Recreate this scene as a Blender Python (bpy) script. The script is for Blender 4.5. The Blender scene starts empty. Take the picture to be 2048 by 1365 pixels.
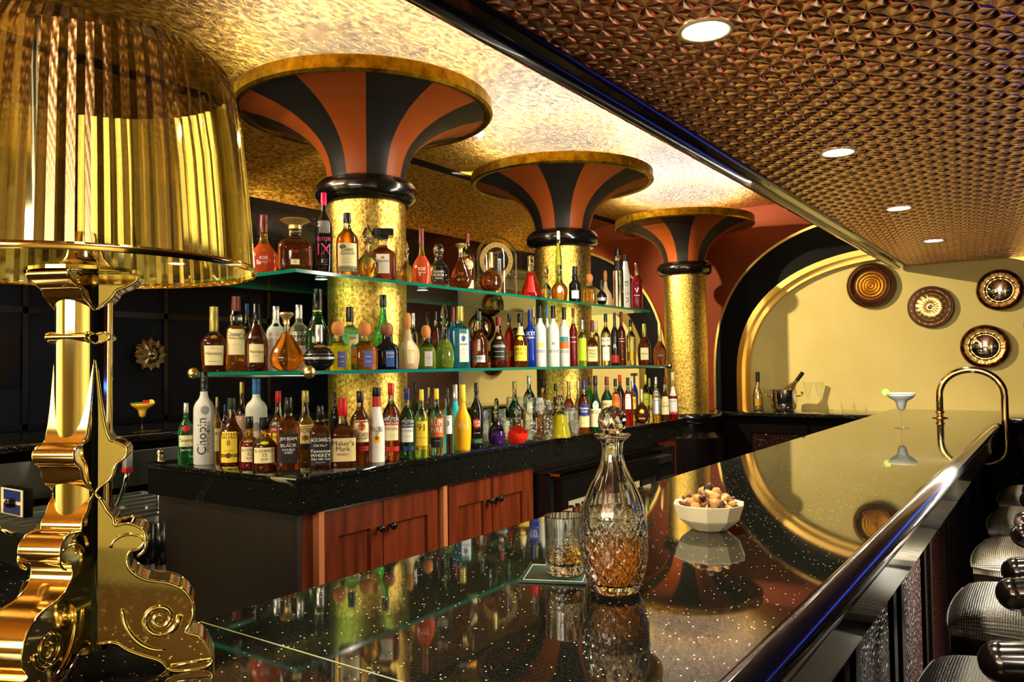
import bpy, bmesh, math, random
from math import pi, sin, cos, atan2, sqrt, radians
from mathutils import Vector, Matrix
from mathutils.geometry import tessellate_polygon
random.seed(7)
SC = bpy.context.scene
COL = SC.collection
# ------------------------------------------------------------------ camera
F_PX = 1562.56; YAW, PIT, ROL = .6091, .0314, -.0131
_cy, _sy, _cp, _sp, _cr, _sr = cos(YAW), sin(YAW), cos(PIT), sin(PIT), cos(ROL), sin(ROL)
CF = Vector((-_sy*_cp, _cy*_cp, _sp)); _U0 = Vector((_sy*_sp, -_cy*_sp, _cp)); _R0 = Vector((_cy, _sy, 0))
CR = _R0*_cr+_U0*_sr; CU = _U0*_cr-_R0*_sr; CC = Vector((0, 0, 1.45))
def at(u, v, ax, val):                     # photo pixel -> place on a real plane
    d = CF+CR*((u-1024)/F_PX)+CU*((682.5-v)/F_PX)
    return CC+d*((val-CC[ax])/d[ax])
def depth(p): return (Vector(p)-CC).dot(CF)
cam = bpy.data.cameras.new('camera'); cam.sensor_width = 36; cam.lens = F_PX/2048*36
cam.clip_start = .02; cam.clip_end = 60
co = bpy.data.objects.new('camera', cam); COL.objects.link(co)
co.matrix_world = Matrix(((CR.x, CU.x, -CF.x, 0), (CR.y, CU.y, -CF.y, 0), (CR.z, CU.z, -CF.z, 1.45), (0, 0, 0, 1)))
SC.camera = co
# ------------------------------------------------------------------ materials
def lin(h):
    if isinstance(h, str):
        h = [int(h[i:i+2], 16)/255 for i in (0, 2, 4)]
        return tuple(((c+.055)/1.055)**2.4 if c > .04 else c/12.92 for c in h)+(1,)
    return tuple(h)+(1,) if len(h) == 3 else tuple(h)
MC = {}
def mat(c, metal=0, rough=.5, trans=0, ior=1.45, emit=0, coat=0, spec=.5, name=None):
    k = (c, metal, rough, trans, ior, emit, coat, spec)
    if k in MC: return MC[k]
    m = bpy.data.materials.new(name or 'material'); m.use_nodes = True
    b = m.node_tree.nodes['Principled BSDF']; I = b.inputs
    I['Base Color'].default_value = lin(c); I['Metallic'].default_value = metal; I['Roughness'].default_value = rough
    I['Transmission Weight'].default_value = trans; I['IOR'].default_value = ior
    I['Coat Weight'].default_value = coat; I['Coat Roughness'].default_value = .05; I['Specular IOR Level'].default_value = spec
    if emit: I['Emission Color'].default_value = lin(c); I['Emission Strength'].default_value = emit
    MC[k] = m; return m
class NT:
    def __init__(s, name):
        s.m = bpy.data.materials.new(name); s.m.use_nodes = True; s.t = s.m.node_tree
        s.b = s.t.nodes['Principled BSDF']; s.out = s.t.nodes['Material Output']
    def n(s, typ, **kw):
        x = s.t.nodes.new(typ)
        for k, v in kw.items():
            if k.startswith('i_'): x.inputs[k[2:].replace('_', ' ')].default_value = v
            else: setattr(x, k, v)
        return x
    def l(s, a, b): s.t.links.new(a, b)
    def coord(s, scale=(1, 1, 1), rot=(0, 0, 0), kind='Object'):
        c = s.n('ShaderNodeTexCoord'); m = s.n('ShaderNodeMapping'); m.inputs['Scale'].default_value = scale; m.inputs['Rotation'].default_value = rot
        s.l(c.outputs[kind], m.inputs['Vector']); return m.outputs[0]
    def ramp(s, src, stops, interp='LINEAR'):
        r = s.n('ShaderNodeValToRGB'); r.color_ramp.interpolation = interp; e = r.color_ramp.elements
        while len(e) < len(stops): e.new(.5)
        for q, (p, c) in zip(e, stops): q.position = p; q.color = lin(c)
        s.l(src, r.inputs[0]); return r.outputs[0]
    def bump(s, src, st, dist=.01):
        b = s.n('ShaderNodeBump'); b.inputs['Strength'].default_value = st; b.inputs['Distance'].default_value = dist
        s.l(src, b.inputs['Height']); s.l(b.outputs[0], s.b.inputs['Normal'])
    def set(s, **kw):
        for k, v in kw.items(): s.b.inputs[k.replace('_', ' ')].default_value = v
def gold_leaf(name, c0, c1, c2, scale, rough, st, stretch=(1, 1, 1)):
    t = NT(name); v = t.coord(stretch); n = t.n('ShaderNodeTexNoise', i_Scale=scale, i_Detail=6, i_Roughness=.65); t.l(v, n.inputs['Vector'])
    t.l(t.ramp(n.outputs[0], [(.34, c0), (.5, c1), (.66, c2)]), t.b.inputs['Base Color']); t.set(Metallic=.82 if 'ceiling' in name else 1, Roughness=rough)
    t.bump(n.outputs[0], st, .01); return t.m
M = {}
M['leaf'] = gold_leaf('gold_leaf', '7a5a14', 'd4b050', 'f4dc88', 85, .34, .3, (1, 1, .8))
M['ceil_gold'] = gold_leaf('gold_ceiling', '5a3c0c', 'a8761c', 'e8b850', 62, .27, 1., (1, .5, 1))
M['rim_gold'] = gold_leaf('rim_gold', '7a5a08', 'b08a18', 'd4ac34', 20, .35, .2)
M['polgold'] = mat((.83, .62, .2), 1, .1)
M['brass'] = mat((.85, .62, .26), 1, .09)
M['lampgold'] = mat((.78, .69, .32), 1, .05)
M['lampedge'] = mat((.70, .45, .15), 1, .12)
M['mould'] = mat((.85, .58, .16), 1, .28)
def granite(name='black_granite', dens=.84):
    t = NT(name); v = t.coord()
    vo = t.n('ShaderNodeTexVoronoi', i_Scale=170); t.l(v, vo.inputs['Vector'])
    wn = t.n('ShaderNodeTexWhiteNoise', noise_dimensions='3D'); t.l(vo.outputs['Position'], wn.inputs['Vector'])
    th = t.n('ShaderNodeMath', operation='LESS_THAN', i_Value=.16); t.l(vo.outputs['Distance'], th.inputs[0]); th.inputs[1].default_value = .17
    sel = t.n('ShaderNodeMath', operation='GREATER_THAN'); t.l(wn.outputs['Value'], sel.inputs[0]); sel.inputs[1].default_value = dens
    mu = t.n('ShaderNodeMath', operation='MULTIPLY'); t.l(th.outputs[0], mu.inputs[0]); t.l(sel.outputs[0], mu.inputs[1])
    n = t.n('ShaderNodeTexNoise', i_Scale=320., i_Detail=2.); t.l(v, n.inputs['Vector'])
    base = t.ramp(n.outputs[0], [(.4, '080a08'), (.62, '1a1a15'), (.75, '35322a')])
    mx = t.n('ShaderNodeMixRGB'); t.l(mu.outputs[0], mx.inputs[0]); t.l(base, mx.inputs[1]); mx.inputs[2].default_value = lin('fff0c8')
    t.l(mx.outputs[0], t.b.inputs['Base Color']); t.set(Roughness=.035, IOR=1.75)
    return t.m
M['granite'] = granite(); M['granite2'] = granite('dark_granite_edge', .975)
def canopy():
    t = NT('engine_turned_copper'); v = t.coord((18, 12.5, 1), (0, 0, radians(38)))
    vo = t.n('ShaderNodeTexVoronoi', i_Scale=1.); vo.inputs['Randomness'].default_value = 0; vo.voronoi_dimensions = '2D'; t.l(v, vo.inputs['Vector'])
    # radial facets inside every disc
    sub = t.n('ShaderNodeVectorMath', operation='SUBTRACT'); t.l(v, sub.inputs[0]); t.l(vo.outputs['Position'], sub.inputs[1])
    sp = t.n('ShaderNodeSeparateXYZ'); t.l(sub.outputs[0], sp.inputs[0])
    an = t.n('ShaderNodeMath', operation='ARCTAN2'); t.l(sp.outputs[0], an.inputs[0]); t.l(sp.outputs[1], an.inputs[1])
    m3 = t.n('ShaderNodeMath', operation='MULTIPLY'); t.l(an.outputs[0], m3.inputs[0]); m3.inputs[1].default_value = 4
    sn = t.n('ShaderNodeMath', operation='SINE'); t.l(m3.outputs[0], sn.inputs[0])
    ml = t.n('ShaderNodeMath', operation='MULTIPLY_ADD'); t.l(sn.outputs[0], ml.inputs[0]); ml.inputs[1].default_value = .12; t.l(vo.outputs['Distance'], ml.inputs[2])
    t.l(t.ramp(sn.outputs[0], [(0., '9a4626'), (1., 'ffd2a4')]), t.b.inputs['Base Color'])  # bright and dark wedges in the colour stand in for the discs' highlights
    t.set(Metallic=1, Roughness=.22); t.bump(ml.outputs[0], .85, .02); return t.m
M['copper'] = canopy()
def stripes():
    t = NT('striped_capital_paint'); c = t.n('ShaderNodeTexCoord'); sp = t.n('ShaderNodeSeparateXYZ'); t.l(c.outputs['Object'], sp.inputs[0])
    an = t.n('ShaderNodeMath', operation='ARCTAN2'); t.l(sp.outputs[1], an.inputs[0]); t.l(sp.outputs[0], an.inputs[1])
    ad = t.n('ShaderNodeMath', operation='MULTIPLY_ADD'); t.l(an.outputs[0], ad.inputs[0]); ad.inputs[1].default_value = 6/(2*pi); ad.inputs[2].default_value = 20.
    fr = t.n('ShaderNodeMath', operation='FRACT'); t.l(ad.outputs[0], fr.inputs[0])
    t.l(t.ramp(fr.outputs[0], [(0, '1e1b18'), (.5, '8a4014')], 'CONSTANT'), t.b.inputs['Base Color']); t.set(Roughness=.45, Specular_IOR_Level=.2); return t.m
M['stripe'] = stripes()
def wood(name, a, b, sc=9, rough=.3, coat=.4):
    t = NT(name); v = t.coord((1, 1, .12)); n = t.n('ShaderNodeTexNoise', i_Scale=float(sc)*3, i_Detail=5.); t.l(v, n.inputs['Vector'])
    t.l(t.ramp(n.outputs[0], [(.3, a), (.7, b)]), t.b.inputs['Base Color']); t.set(Roughness=rough, Coat_Weight=coat); return t.m
M['mahog'] = wood('mahogany', '451808', '743014')
M['dark'] = wood('dark_wood', '060302', '0e0604', 8, .6, .0); M['dark'].node_tree.nodes['Principled BSDF'].inputs['Specular IOR Level'].default_value = .04
M['cabside'] = wood('dark_cabinet_side', '0e0604', '1b0d07', 8, .5, 0)
M['bwood'] = wood('black_lacquered_wood', '0a0707', '150f0d', 8, .18, .6)
def weave(name, a, b):
    t = NT(name); v = t.coord((1, 1, 1)); w1 = t.n('ShaderNodeTexWave', i_Scale=52.); w1.bands_direction = 'X'; w2 = t.n('ShaderNodeTexWave', i_Scale=52.); w2.bands_direction = 'Y'
    t.l(v, w1.inputs['Vector']); t.l(v, w2.inputs['Vector'])
    m = t.n('ShaderNodeMath', operation='MULTIPLY'); t.l(w1.outputs['Fac'], m.inputs[0]); t.l(w2.outputs['Fac'], m.inputs[1])
    t.l(t.ramp(m.outputs[0], [(0, a), (1, b)]), t.b.inputs['Base Color']); t.set(Roughness=.32, Specular_IOR_Level=.5); t.bump(m.outputs[0], .5, .004); return t.m
M['weave'] = weave('woven_seat_vinyl', '24201a', '6c6656')
def croc():
    t = NT('crocodile_leather'); v = t.coord((1, 1, 1.4)); vo = t.n('ShaderNodeTexVoronoi', i_Scale=48.); vo.feature = 'DISTANCE_TO_EDGE'; t.l(v, vo.inputs['Vector'])
    t.l(t.ramp(vo.outputs['Distance'], [(0, '040101'), (.2, '280d08')]), t.b.inputs['Base Color']); t.set(Roughness=.38, Specular_IOR_Level=.15); t.bump(vo.outputs['Distance'], .9, .02); return t.m
M['croc'] = croc()
def plaster(name, a, b, rough=.6):
    t = NT(name); v = t.coord(); n = t.n('ShaderNodeTexNoise', i_Scale=3.5, i_Detail=6.); t.l(v, n.inputs['Vector'])
    t.l(t.ramp(n.outputs[0], [(.3, a), (.7, b)]), t.b.inputs['Base Color']); t.set(Roughness=rough, Specular_IOR_Level=.12); return t.m
M['cream'] = plaster('cream_plaster', 'd8c67a', 'dfce88')
M['terra'] = plaster('terracotta_plaster', '6a2809', '74300e')
M['darkwall'] = plaster('dark_wall', '10141a', '171c24', .35)
M['purple'] = plaster('brown_purple_wall', '4a3432', '54403c', .4)
M['blackp'] = mat('040303', rough=.6, spec=.12)
M['chrome'] = mat((.8, .8, .78), 1, .1); M['steel'] = mat((.5, .5, .48), 1, .28)
M['mirror'] = mat((.95, .95, .92), 1, .02)
M['glass'] = mat((1, 1, 1), 0, .0, 1, 1.48, name='clear_glass')
M['crystal'] = mat((.97, 1, .98), 0, .0, 1, 1.5, name='crystal_glass')
M['gglass'] = mat((.55, .93, .8), 0, .02, .96, 1.45, name='shelf_glass')
M['gedge'] = mat((.005, .16, .10), 0, .12, .15, 1.45, name='green_glass_edge')
def thin(name, tint=(1, 1, 1, 1), lo=0., diff=0., bump=0.):
    q = NT(name); q.t.nodes.remove(q.b); tr = q.n('ShaderNodeBsdfTransparent'); tr.inputs[0].default_value = tint
    gl = q.n('ShaderNodeBsdfGlossy'); gl.inputs['Roughness'].default_value = .02; fr = q.n('ShaderNodeLayerWeight'); pw = q.n('ShaderNodeMath', operation='POWER'); pw.inputs[1].default_value = 3.5; q.l(fr.outputs['Facing'], pw.inputs[0])
    ad = q.n('ShaderNodeMath', operation='MULTIPLY_ADD'); ad.inputs[1].default_value = .8; ad.inputs[2].default_value = .04+lo; ad.use_clamp = True; q.l(pw.outputs[0], ad.inputs[0])
    mx = q.n('ShaderNodeMixShader'); q.l(ad.outputs[0], mx.inputs[0]); q.l(tr.outputs[0], mx.inputs[1]); q.l(gl.outputs[0], mx.inputs[2]); last = mx
    if bump:
        vo = q.n('ShaderNodeTexVoronoi', i_Scale=160.); q.l(q.coord(), vo.inputs['Vector']); bp = q.n('ShaderNodeBump'); bp.inputs['Strength'].default_value = bump; bp.inputs['Distance'].default_value = .004
        q.l(vo.outputs['Distance'], bp.inputs['Height']); q.l(bp.outputs[0], gl.inputs['Normal']); q.l(bp.outputs[0], fr.inputs['Normal'])
    if diff:
        df = q.n('ShaderNodeBsdfTranslucent'); df.inputs[0].default_value = (1, 1, .95, 1); m2 = q.n('ShaderNodeMixShader'); m2.inputs[0].default_value = diff; q.l(mx.outputs[0], m2.inputs[1]); q.l(df.outputs[0], m2.inputs[2]); last = m2
    q.l(last.outputs[0], q.out.inputs[0]); return q.m
M['thin'] = thin('thin_clear_glass'); M['gpane'] = thin('green_tinted_pane', (.62, .93, .82, 1)); M['cutthin'] = thin('cut_crystal', (.97, .99, .96, 1), .12, .0, 1.)
M['antique'] = gold_leaf('antique_gilt', '1c0c06', '4a2410', '8a5a20', 14, .35, .3)
M['darkgilt'] = mat('3a180a', .5, .3); M['gilt'] = mat((.9, .66, .26), 1, .28)
M['led'] = mat((.86, .92, 1.), emit=46, name='cool_led_strip')
M['lampdisc'] = mat((1, .9, .7), emit=30, name='lit_downlight')
LIQ = {  # colour, transmission, roughness
 'amber': ((.78, .26, .02), .92), 'gold': ((.85, .5, .06), .93), 'dark': ((.16, .035, .012), .8), 'brown': ((.36, .09, .02), .9), 'red': ((.62, .03, .01), .85),
 'orange': ((.9, .25, .03), .6), 'black': ((.008, .008, .008), 0), 'green': ((.05, .42, .1), .9), 'dgreen': ((.02, .11, .03), .85), 'teal': ((.1, .6, .6), .88), 'clear': ((.95, .97, .93), 1),
 'frost': ((.86, .86, .80), .3), 'blue': ((.01, .06, .6), .7), 'yellow': ((.85, .75, .02), .75), 'opaque_orange': ((1., .5, .01), .1), 'lime': ((.55, .8, .1), .88),
 'purple': ((.06, .015, .14), .5), 'scarlet': ((.9, .03, .01), .4), 'peach': ((.85, .62, .35), .45), 'white': ((.85, .82, .74), 0), 'pale': ((.85, .82, .45), .95),
 'wine': ((.25, .01, .02), .7), 'cyan': ((.02, .55, .6), .3), 'rose': ((.75, .1, .02), .5), 'pink': ((.85, .55, .45), .6)}
for k, (c, tr) in LIQ.items(): LIQ[k] = mat(c, 0, .3 if k in ('frost', 'peach', 'opaque_orange', 'white') else .04, tr, 1.38, name=k+'_liquid')
CAP = {'black': mat('101012', rough=.25), 'gold': mat((.75, .55, .2), .8, .3), 'silver': mat((.7, .7, .68), .9, .25), 'red': mat('c01010', rough=.3), 'brown': mat('6e2412', rough=.35),
 'white': mat('e8e4d8', rough=.4), 'navy': mat('14206a', rough=.3), 'blue': mat('2468a8', rough=.3), 'cork': mat('c07838', rough=.7), 'olive': mat('a49448', .5, .35), 'green': mat('122a18', rough=.3),
 'pink': mat('e81858', rough=.3), 'wood': mat('8a5030', rough=.5), 'yellow': mat('e4c838', .2, .35), 'cream': mat('e8cf98', rough=.4), 'wine': mat('5c1216', rough=.3), 'glass': M['crystal']}
LAB = {'cream': 'efe0a8', 'white': 'f2efe4', 'black': '0e0d0d', 'yellow': 'f0d030', 'navy': '15256e', 'red': 'b81a14', 'tan': 'e6cd90', 'orange': 'd8661c', 'gold': 'b89030', 'silver': 'c8c8cc', 'mint': 'b8e0d0', 'lime': 'b8d020',
 'teal': '2a8a90', 'green': '2a5a38', 'violet': '5a60a8', 'brown': '4a2012', 'pink': 'e83a80', 'dgreen': '1c4a34', 'grey': '8a8a8a', 'blue': '2858b0'}
LM = {k: mat(v, rough=.5, metal=.9 if k in ('gold', 'silver') else 0) for k, v in LAB.items()}
# ------------------------------------------------------------------ mesh helpers
def finish(bm, name, mats, parent=None, smooth=True, loc=(0, 0, 0), sharp=None):
    me = bpy.data.meshes.new(name)
    bmesh.ops.recalc_face_normals(bm, faces=bm.faces) if bm.faces else None
    bm.to_mesh(me); bm.free()
    if smooth:
        me.shade_smooth()
        if sharp:
            me.set_sharp_from_angle(angle=radians(sharp))
    for m in (mats if isinstance(mats, (list, tuple)) else [mats]): me.materials.append(m)
    o = bpy.data.objects.new(name, me); COL.objects.link(o); o.location = loc
    if parent: o.parent = parent
    return o
def tag(o, label=None, cat=None, group=None, kind=None):
    if label: o['label'] = label
    if cat: o['category'] = cat
    if group: o['group'] = group
    if kind: o['kind'] = kind
    return o
def empty(name, loc, rz, label, cat, group=None):
    o = bpy.data.objects.new(name, None); COL.objects.link(o); o.location = loc; o.rotation_euler = (0, 0, rz); o.empty_display_size = .05
    return tag(o, label, cat, group)
def box(bm, x0, x1, y0, y1, z0, z1, bev=0, mi=0):
    vs = [bm.verts.new((x, y, z)) for z in (z0, z1) for y in (y0, y1) for x in (x0, x1)]
    fs = [bm.faces.new([vs[i] for i in q]) for q in ((0, 1, 3, 2), (4, 6, 7, 5), (0, 4, 5, 1), (2, 3, 7, 6), (0, 2, 6, 4), (1, 5, 7, 3))]
    for f in fs: f.material_index = mi
    if bev:
        es = list({e for f in fs for e in f.edges})
        bmesh.ops.bevel(bm, geom=es, offset=bev, segments=2, affect='EDGES', profile=.6)
def boxo(name, x0, x1, y0, y1, z0, z1, m, parent=None, bev=0):
    bm = bmesh.new(); box(bm, x0, x1, y0, y1, z0, z1, bev); return finish(bm, name, m, parent, bool(bev), sharp=35)
def lathe(bm, prof, seg=32, n=2., dy=1., rf=None, mi=0, close=True, cx=0, cy=0, mfun=None):
    rings = []
    for z, r in prof:
        ring = []
        for i in range(seg):
            a = 2*pi*i/seg; c, s = cos(a), sin(a)
            q = (abs(c)**n+abs(s/dy)**n)**(-1/n) if (n != 2 or dy != 1) else 1
            rr = r*q*(rf(a, z) if rf else 1)
            ring.append(bm.verts.new((cx+rr*c, cy+rr*s, z)))
        rings.append(ring)
    for k in range(len(rings)-1):
        m = mfun(.5*(prof[k][0]+prof[k+1][0])) if mfun else mi
        for i in range(seg):
            j = (i+1) % seg
            f = bm.faces.new((rings[k][i], rings[k][j], rings[k+1][j], rings[k+1][i])); f.material_index = m
    if close:
        f = bm.faces.new(rings[0][::-1]); f.material_index = mfun(prof[0][0]) if mfun else mi
        f = bm.faces.new(rings[-1]); f.material_index = mfun(prof[-1][0]) if mfun else mi
    return rings
def smoothprof(pts, sub=4):
    out = []
    P = [pts[0]]+list(pts)+[pts[-1]]
    for i in range(1, len(P)-2):
        p0, p1, p2, p3 = P[i-1:i+3]
        for k in range(sub):
            t = k/sub
            f = lambda a, b, c, d: .5*((2*b)+(c-a)*t+(2*a-5*b+4*c-d)*t*t+(3*b-a-3*c+d)*t**3)
            out.append((p1[0]+(p2[0]-p1[0])*t, max(.0004, f(p0[1], p1[1], p2[1], p3[1]))))
    out.append(pts[-1]); return out
def tube(bm, pts, r, seg=12, closed=False, mi=0, caps=True):
    pts = [Vector(p) for p in pts]; n = len(pts); rings = []; up = None
    for i, p in enumerate(pts):
        a = pts[(i-1) % n] if closed or i else p; b = pts[(i+1) % n] if closed or i < n-1 else p
        t = (b-a).normalized()
        if up is None:
            up = Vector((0, 0, 1)) if abs(t.z) < .9 else Vector((1, 0, 0))
        s = t.cross(up)
        if s.length < 1e-5: s = t.orthogonal()
        s.normalize(); up = s.cross(t).normalized()
        rr = r(i/(n-1)) if callable(r) else r
        rings.append([bm.verts.new(p+s*(rr*cos(2*pi*k/seg))+up*(rr*sin(2*pi*k/seg))) for k in range(seg)])
    m = n if closed else n-1
    for i in range(m):
        A, B = rings[i], rings[(i+1) % n]
        for k in range(seg):
            f = bm.faces.new((A[k], A[(k+1) % seg], B[(k+1) % seg], B[k])); f.material_index = mi
    if caps and not closed: bm.faces.new(rings[0][::-1]); bm.faces.new(rings[-1])
def prism(bm, poly, z0, z1, axis=2, mi=0):          # extrude 2-D polygon; axis 2 -> (x,y), 1 -> (x,z) along y, 0 -> (y,z) along x
    def P(a, b, c): return (a, b, c) if axis == 2 else (a, c, b) if axis == 1 else (c, a, b)
    A = [bm.verts.new(P(a, b, z0)) for a, b in poly]; B = [bm.verts.new(P(a, b, z1)) for a, b in poly]
    n = len(poly); fs = [bm.faces.new(A), bm.faces.new(B[::-1])]
    for i in range(n): fs.append(bm.faces.new((A[i], B[i], B[(i+1) % n], A[(i+1) % n])))
    for f in fs: f.material_index = mi
    return fs
def struct(o): o['kind'] = 'structure'; return o
TXT = {}
def text_mesh(s):
    if s not in TXT:
        c = bpy.data.curves.new('t', 'FONT'); c.body = s; c.align_x = 'CENTER'; c.align_y = 'CENTER'; c.resolution_u = 3; c.offset = 0
        o = bpy.data.objects.new('t', c); COL.objects.link(o); me = bpy.data.meshes.new_from_object(o)
        vs = [v.co.copy() for v in me.vertices]; fs = [tuple(p.vertices) for p in me.polygons]
        bpy.data.objects.remove(o); bpy.data.curves.remove(c); bpy.data.meshes.remove(me)
        w = max(v.x for v in vs)-min(v.x for v in vs) if vs else 1; TXT[s] = (vs, fs, w)
    return TXT[s]
# ------------------------------------------------------------------ room shell
WY = 6.735; ZC = 2.80; ZK = 2.19
struct(boxo('floor', -7.2, 3.2, -3.2, 7.3, -.05, 0, wood('dark_floor', '120c0a', '1e1612', 3, .25)))
def superpt(cx, a, zb, b, n, t):            # t 0..1 left foot -> over the top -> right foot
    th = pi*(1-t); c, s = cos(th), sin(th)
    return (cx+a*math.copysign(abs(c)**(2/n), c), zb+b*abs(s)**(2/n))
def arch_pts(cx, a, b, n, N=48): return [(cx-a, 1.05)]+[superpt(cx, a, 1.3, b, n, i/N) for i in range(N+1)]+[(cx+a, 1.05)]
AR = [(-.9, 1), (-4.54, -1)]
bm = bmesh.new()
def xz(x, z, y): return bm.verts.new((x, y, z))
# terracotta wall built as strips round the two arches
def wall_with_arch(cx, x0, x1):
    pts = arch_pts(cx, 1.385, 1.045, 2.4); top = 2.9
    prev = None
    lo = [(x0, 0), (x0, top)]
    for (x, z) in pts:
        cur = (xz(x, z, WY), xz(x, top, WY))
        if prev: bm.faces.new((prev[0], cur[0], cur[1], prev[1]))
        prev = cur
    for a, b in ((x0, pts[0][0]), (pts[-1][0], x1)):
        bm.faces.new((xz(a, 0, WY), xz(b, 0, WY), xz(b, top, WY), xz(a, top, WY)))
    bm.faces.new((xz(pts[0][0], 0, WY), xz(pts[-1][0], 0, WY), xz(pts[-1][0], 1.05, WY), xz(pts[0][0], 1.05, WY)))
wall_with_arch(-.9, -2.72, 3.1); wall_with_arch(-4.54, -7.1, -2.72)
struct(finish(bm, 'wall_far', M['terra'], smooth=False))
bm = bmesh.new(); box(bm, -2.4, .6, WY+.06, WY+.14, 1.0, 2.5); box(bm, -5.42, -3.0, WY+.06, WY+.14, 1.0, 2.5)
struct(finish(bm, 'wall_far_niches', M['cream'], smooth=False))
def arch_band(cx, a0, b0, n0, a1, b1, n1, y0, y1, m, name):
    bm = bmesh.new(); A = arch_pts(cx, a0, b0, n0); B = arch_pts(cx, a1, b1, n1); q = []
    for (ax_, az), (bx, bz) in zip(A, B):
        q.append([bm.verts.new(p) for p in ((ax_, y1, az), (ax_, y0, az), (bx, y0, bz), (bx, y1, bz))])
    for i in range(len(q)-1):
        for k in range(3): bm.faces.new((q[i][k], q[i][k+1], q[i+1][k+1], q[i+1][k]))
    return finish(bm, name, m, sharp=30)
k = 0
for cx, sg in AR:
    k += 1
    struct(arch_band(cx, 1.385, 1.045, 2.4, 1.585, 1.34, 2.5, WY-.03, WY, M['blackp'], f'trim_{k}')); k += 1
    struct(arch_band(cx, 1.30, .965, 2.4, 1.345, 1.01, 2.4, WY-.0, WY+.07, M['mould'], f'trim_{k}')); k += 1
    struct(arch_band(cx, 1.345, 1.01, 2.4, 1.39, 1.055, 2.4, WY-.05, WY+.02, M['mould'], f'trim_{k}')); k += 1
    struct(arch_band(cx, 1.58, 1.335, 2.5, 1.6, 1.355, 2.5, WY-.04, WY, M['mould'], f'trim_{k}'))
struct(boxo('wall_left', -6.6, -6.5, -3.2, 6.9, 0, 2.9, M['darkwall']))
struct(boxo('wall_back', -7, 3.1, -3.2, -3.1, 0, 2.9, mat('d8c48c', rough=.6)))
struct(boxo('wall_right', 3, 3.1, -3.2, 6.9, 0, 2.9, M['darkwall']))
struct(boxo('wall_left_pier', -5.75, -5.42, 5.9, WY, 0, 2.5, M['purple']))
struct(boxo('wall_left_return', -6.5, -5.75, 6.3, WY, 0, 2.5, mat('2e2020', rough=.4)))
bm = bmesh.new()                                     # panelling on the dark left wall
for y in (.6, 1.6, 2.75, 3.9, 5.0): box(bm, -6.5, -6.47, y, y+.04, 0, 2.5)
for z in (1.0, 1.9): box(bm, -6.5, -6.47, -3, 6.2, z, z+.05)
struct(finish(bm, 'trim_20', mat('0a0d12', rough=.25), smooth=False))
# gold ceiling with cove on the far side
bm = bmesh.new(); prof = [(-.95, ZC), (-3.38, ZC)]; pr2 = [(-3.48, ZC)]+[(-3.48-.67*sin(i/8*pi/2)**1.3, ZC-.26*(1-cos(i/8*pi/2))) for i in range(1, 9)]
for pr_ in (prof, pr2):
    prev = None
    for x, z in pr_:
        cur = (bm.verts.new((x, -3.1, z)), bm.verts.new((x, WY, z)))
        if prev: bm.faces.new((prev[0], prev[1], cur[1], cur[0]))
        prev = cur
struct(finish(bm, 'ceiling', M['ceil_gold']))
struct(boxo('ceiling_track_slot', -3.49, -3.37, -3.1, WY, ZC+.0, ZC+.12, M['blackp']))
bm = bmesh.new(); box(bm, -7, 3.1, -3.2, 7, ZC+.13, ZC+.2); struct(finish(bm, 'ceiling_slab', M['blackp'], smooth=False))
struct(boxo('ceiling_canopy_right', -.95, 3.0, -3.1, WY+.05, ZK, ZK+.03, M['copper']))
struct(boxo('ceiling_canopy_left', -6.5, -4.2, -3.1, WY+.05, ZK, ZK+.03, M['copper']))
def rail(name, x, s):
    bm = bmesh.new()
    prism(bm, [(x, ZK+.65), (x, ZK-.01), (x+s*.012, ZK-.025), (x+s*.03, ZK-.03), (x+s*.045, ZK-.02), (x+s*.05, ZK-.008), (x+s*.065, ZK-.006), (x+s*.075, ZK-.014), (x+s*.09, ZK-.012), (x+s*.1, ZK), (x+s*.1, ZK+.65)][::-1], -3.1, WY, axis=1)
    return struct(finish(bm, name, M['bwood'], sharp=40))
rail('trim_21', -1.035, 1); rail('trim_22', -4.15, -1)
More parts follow.
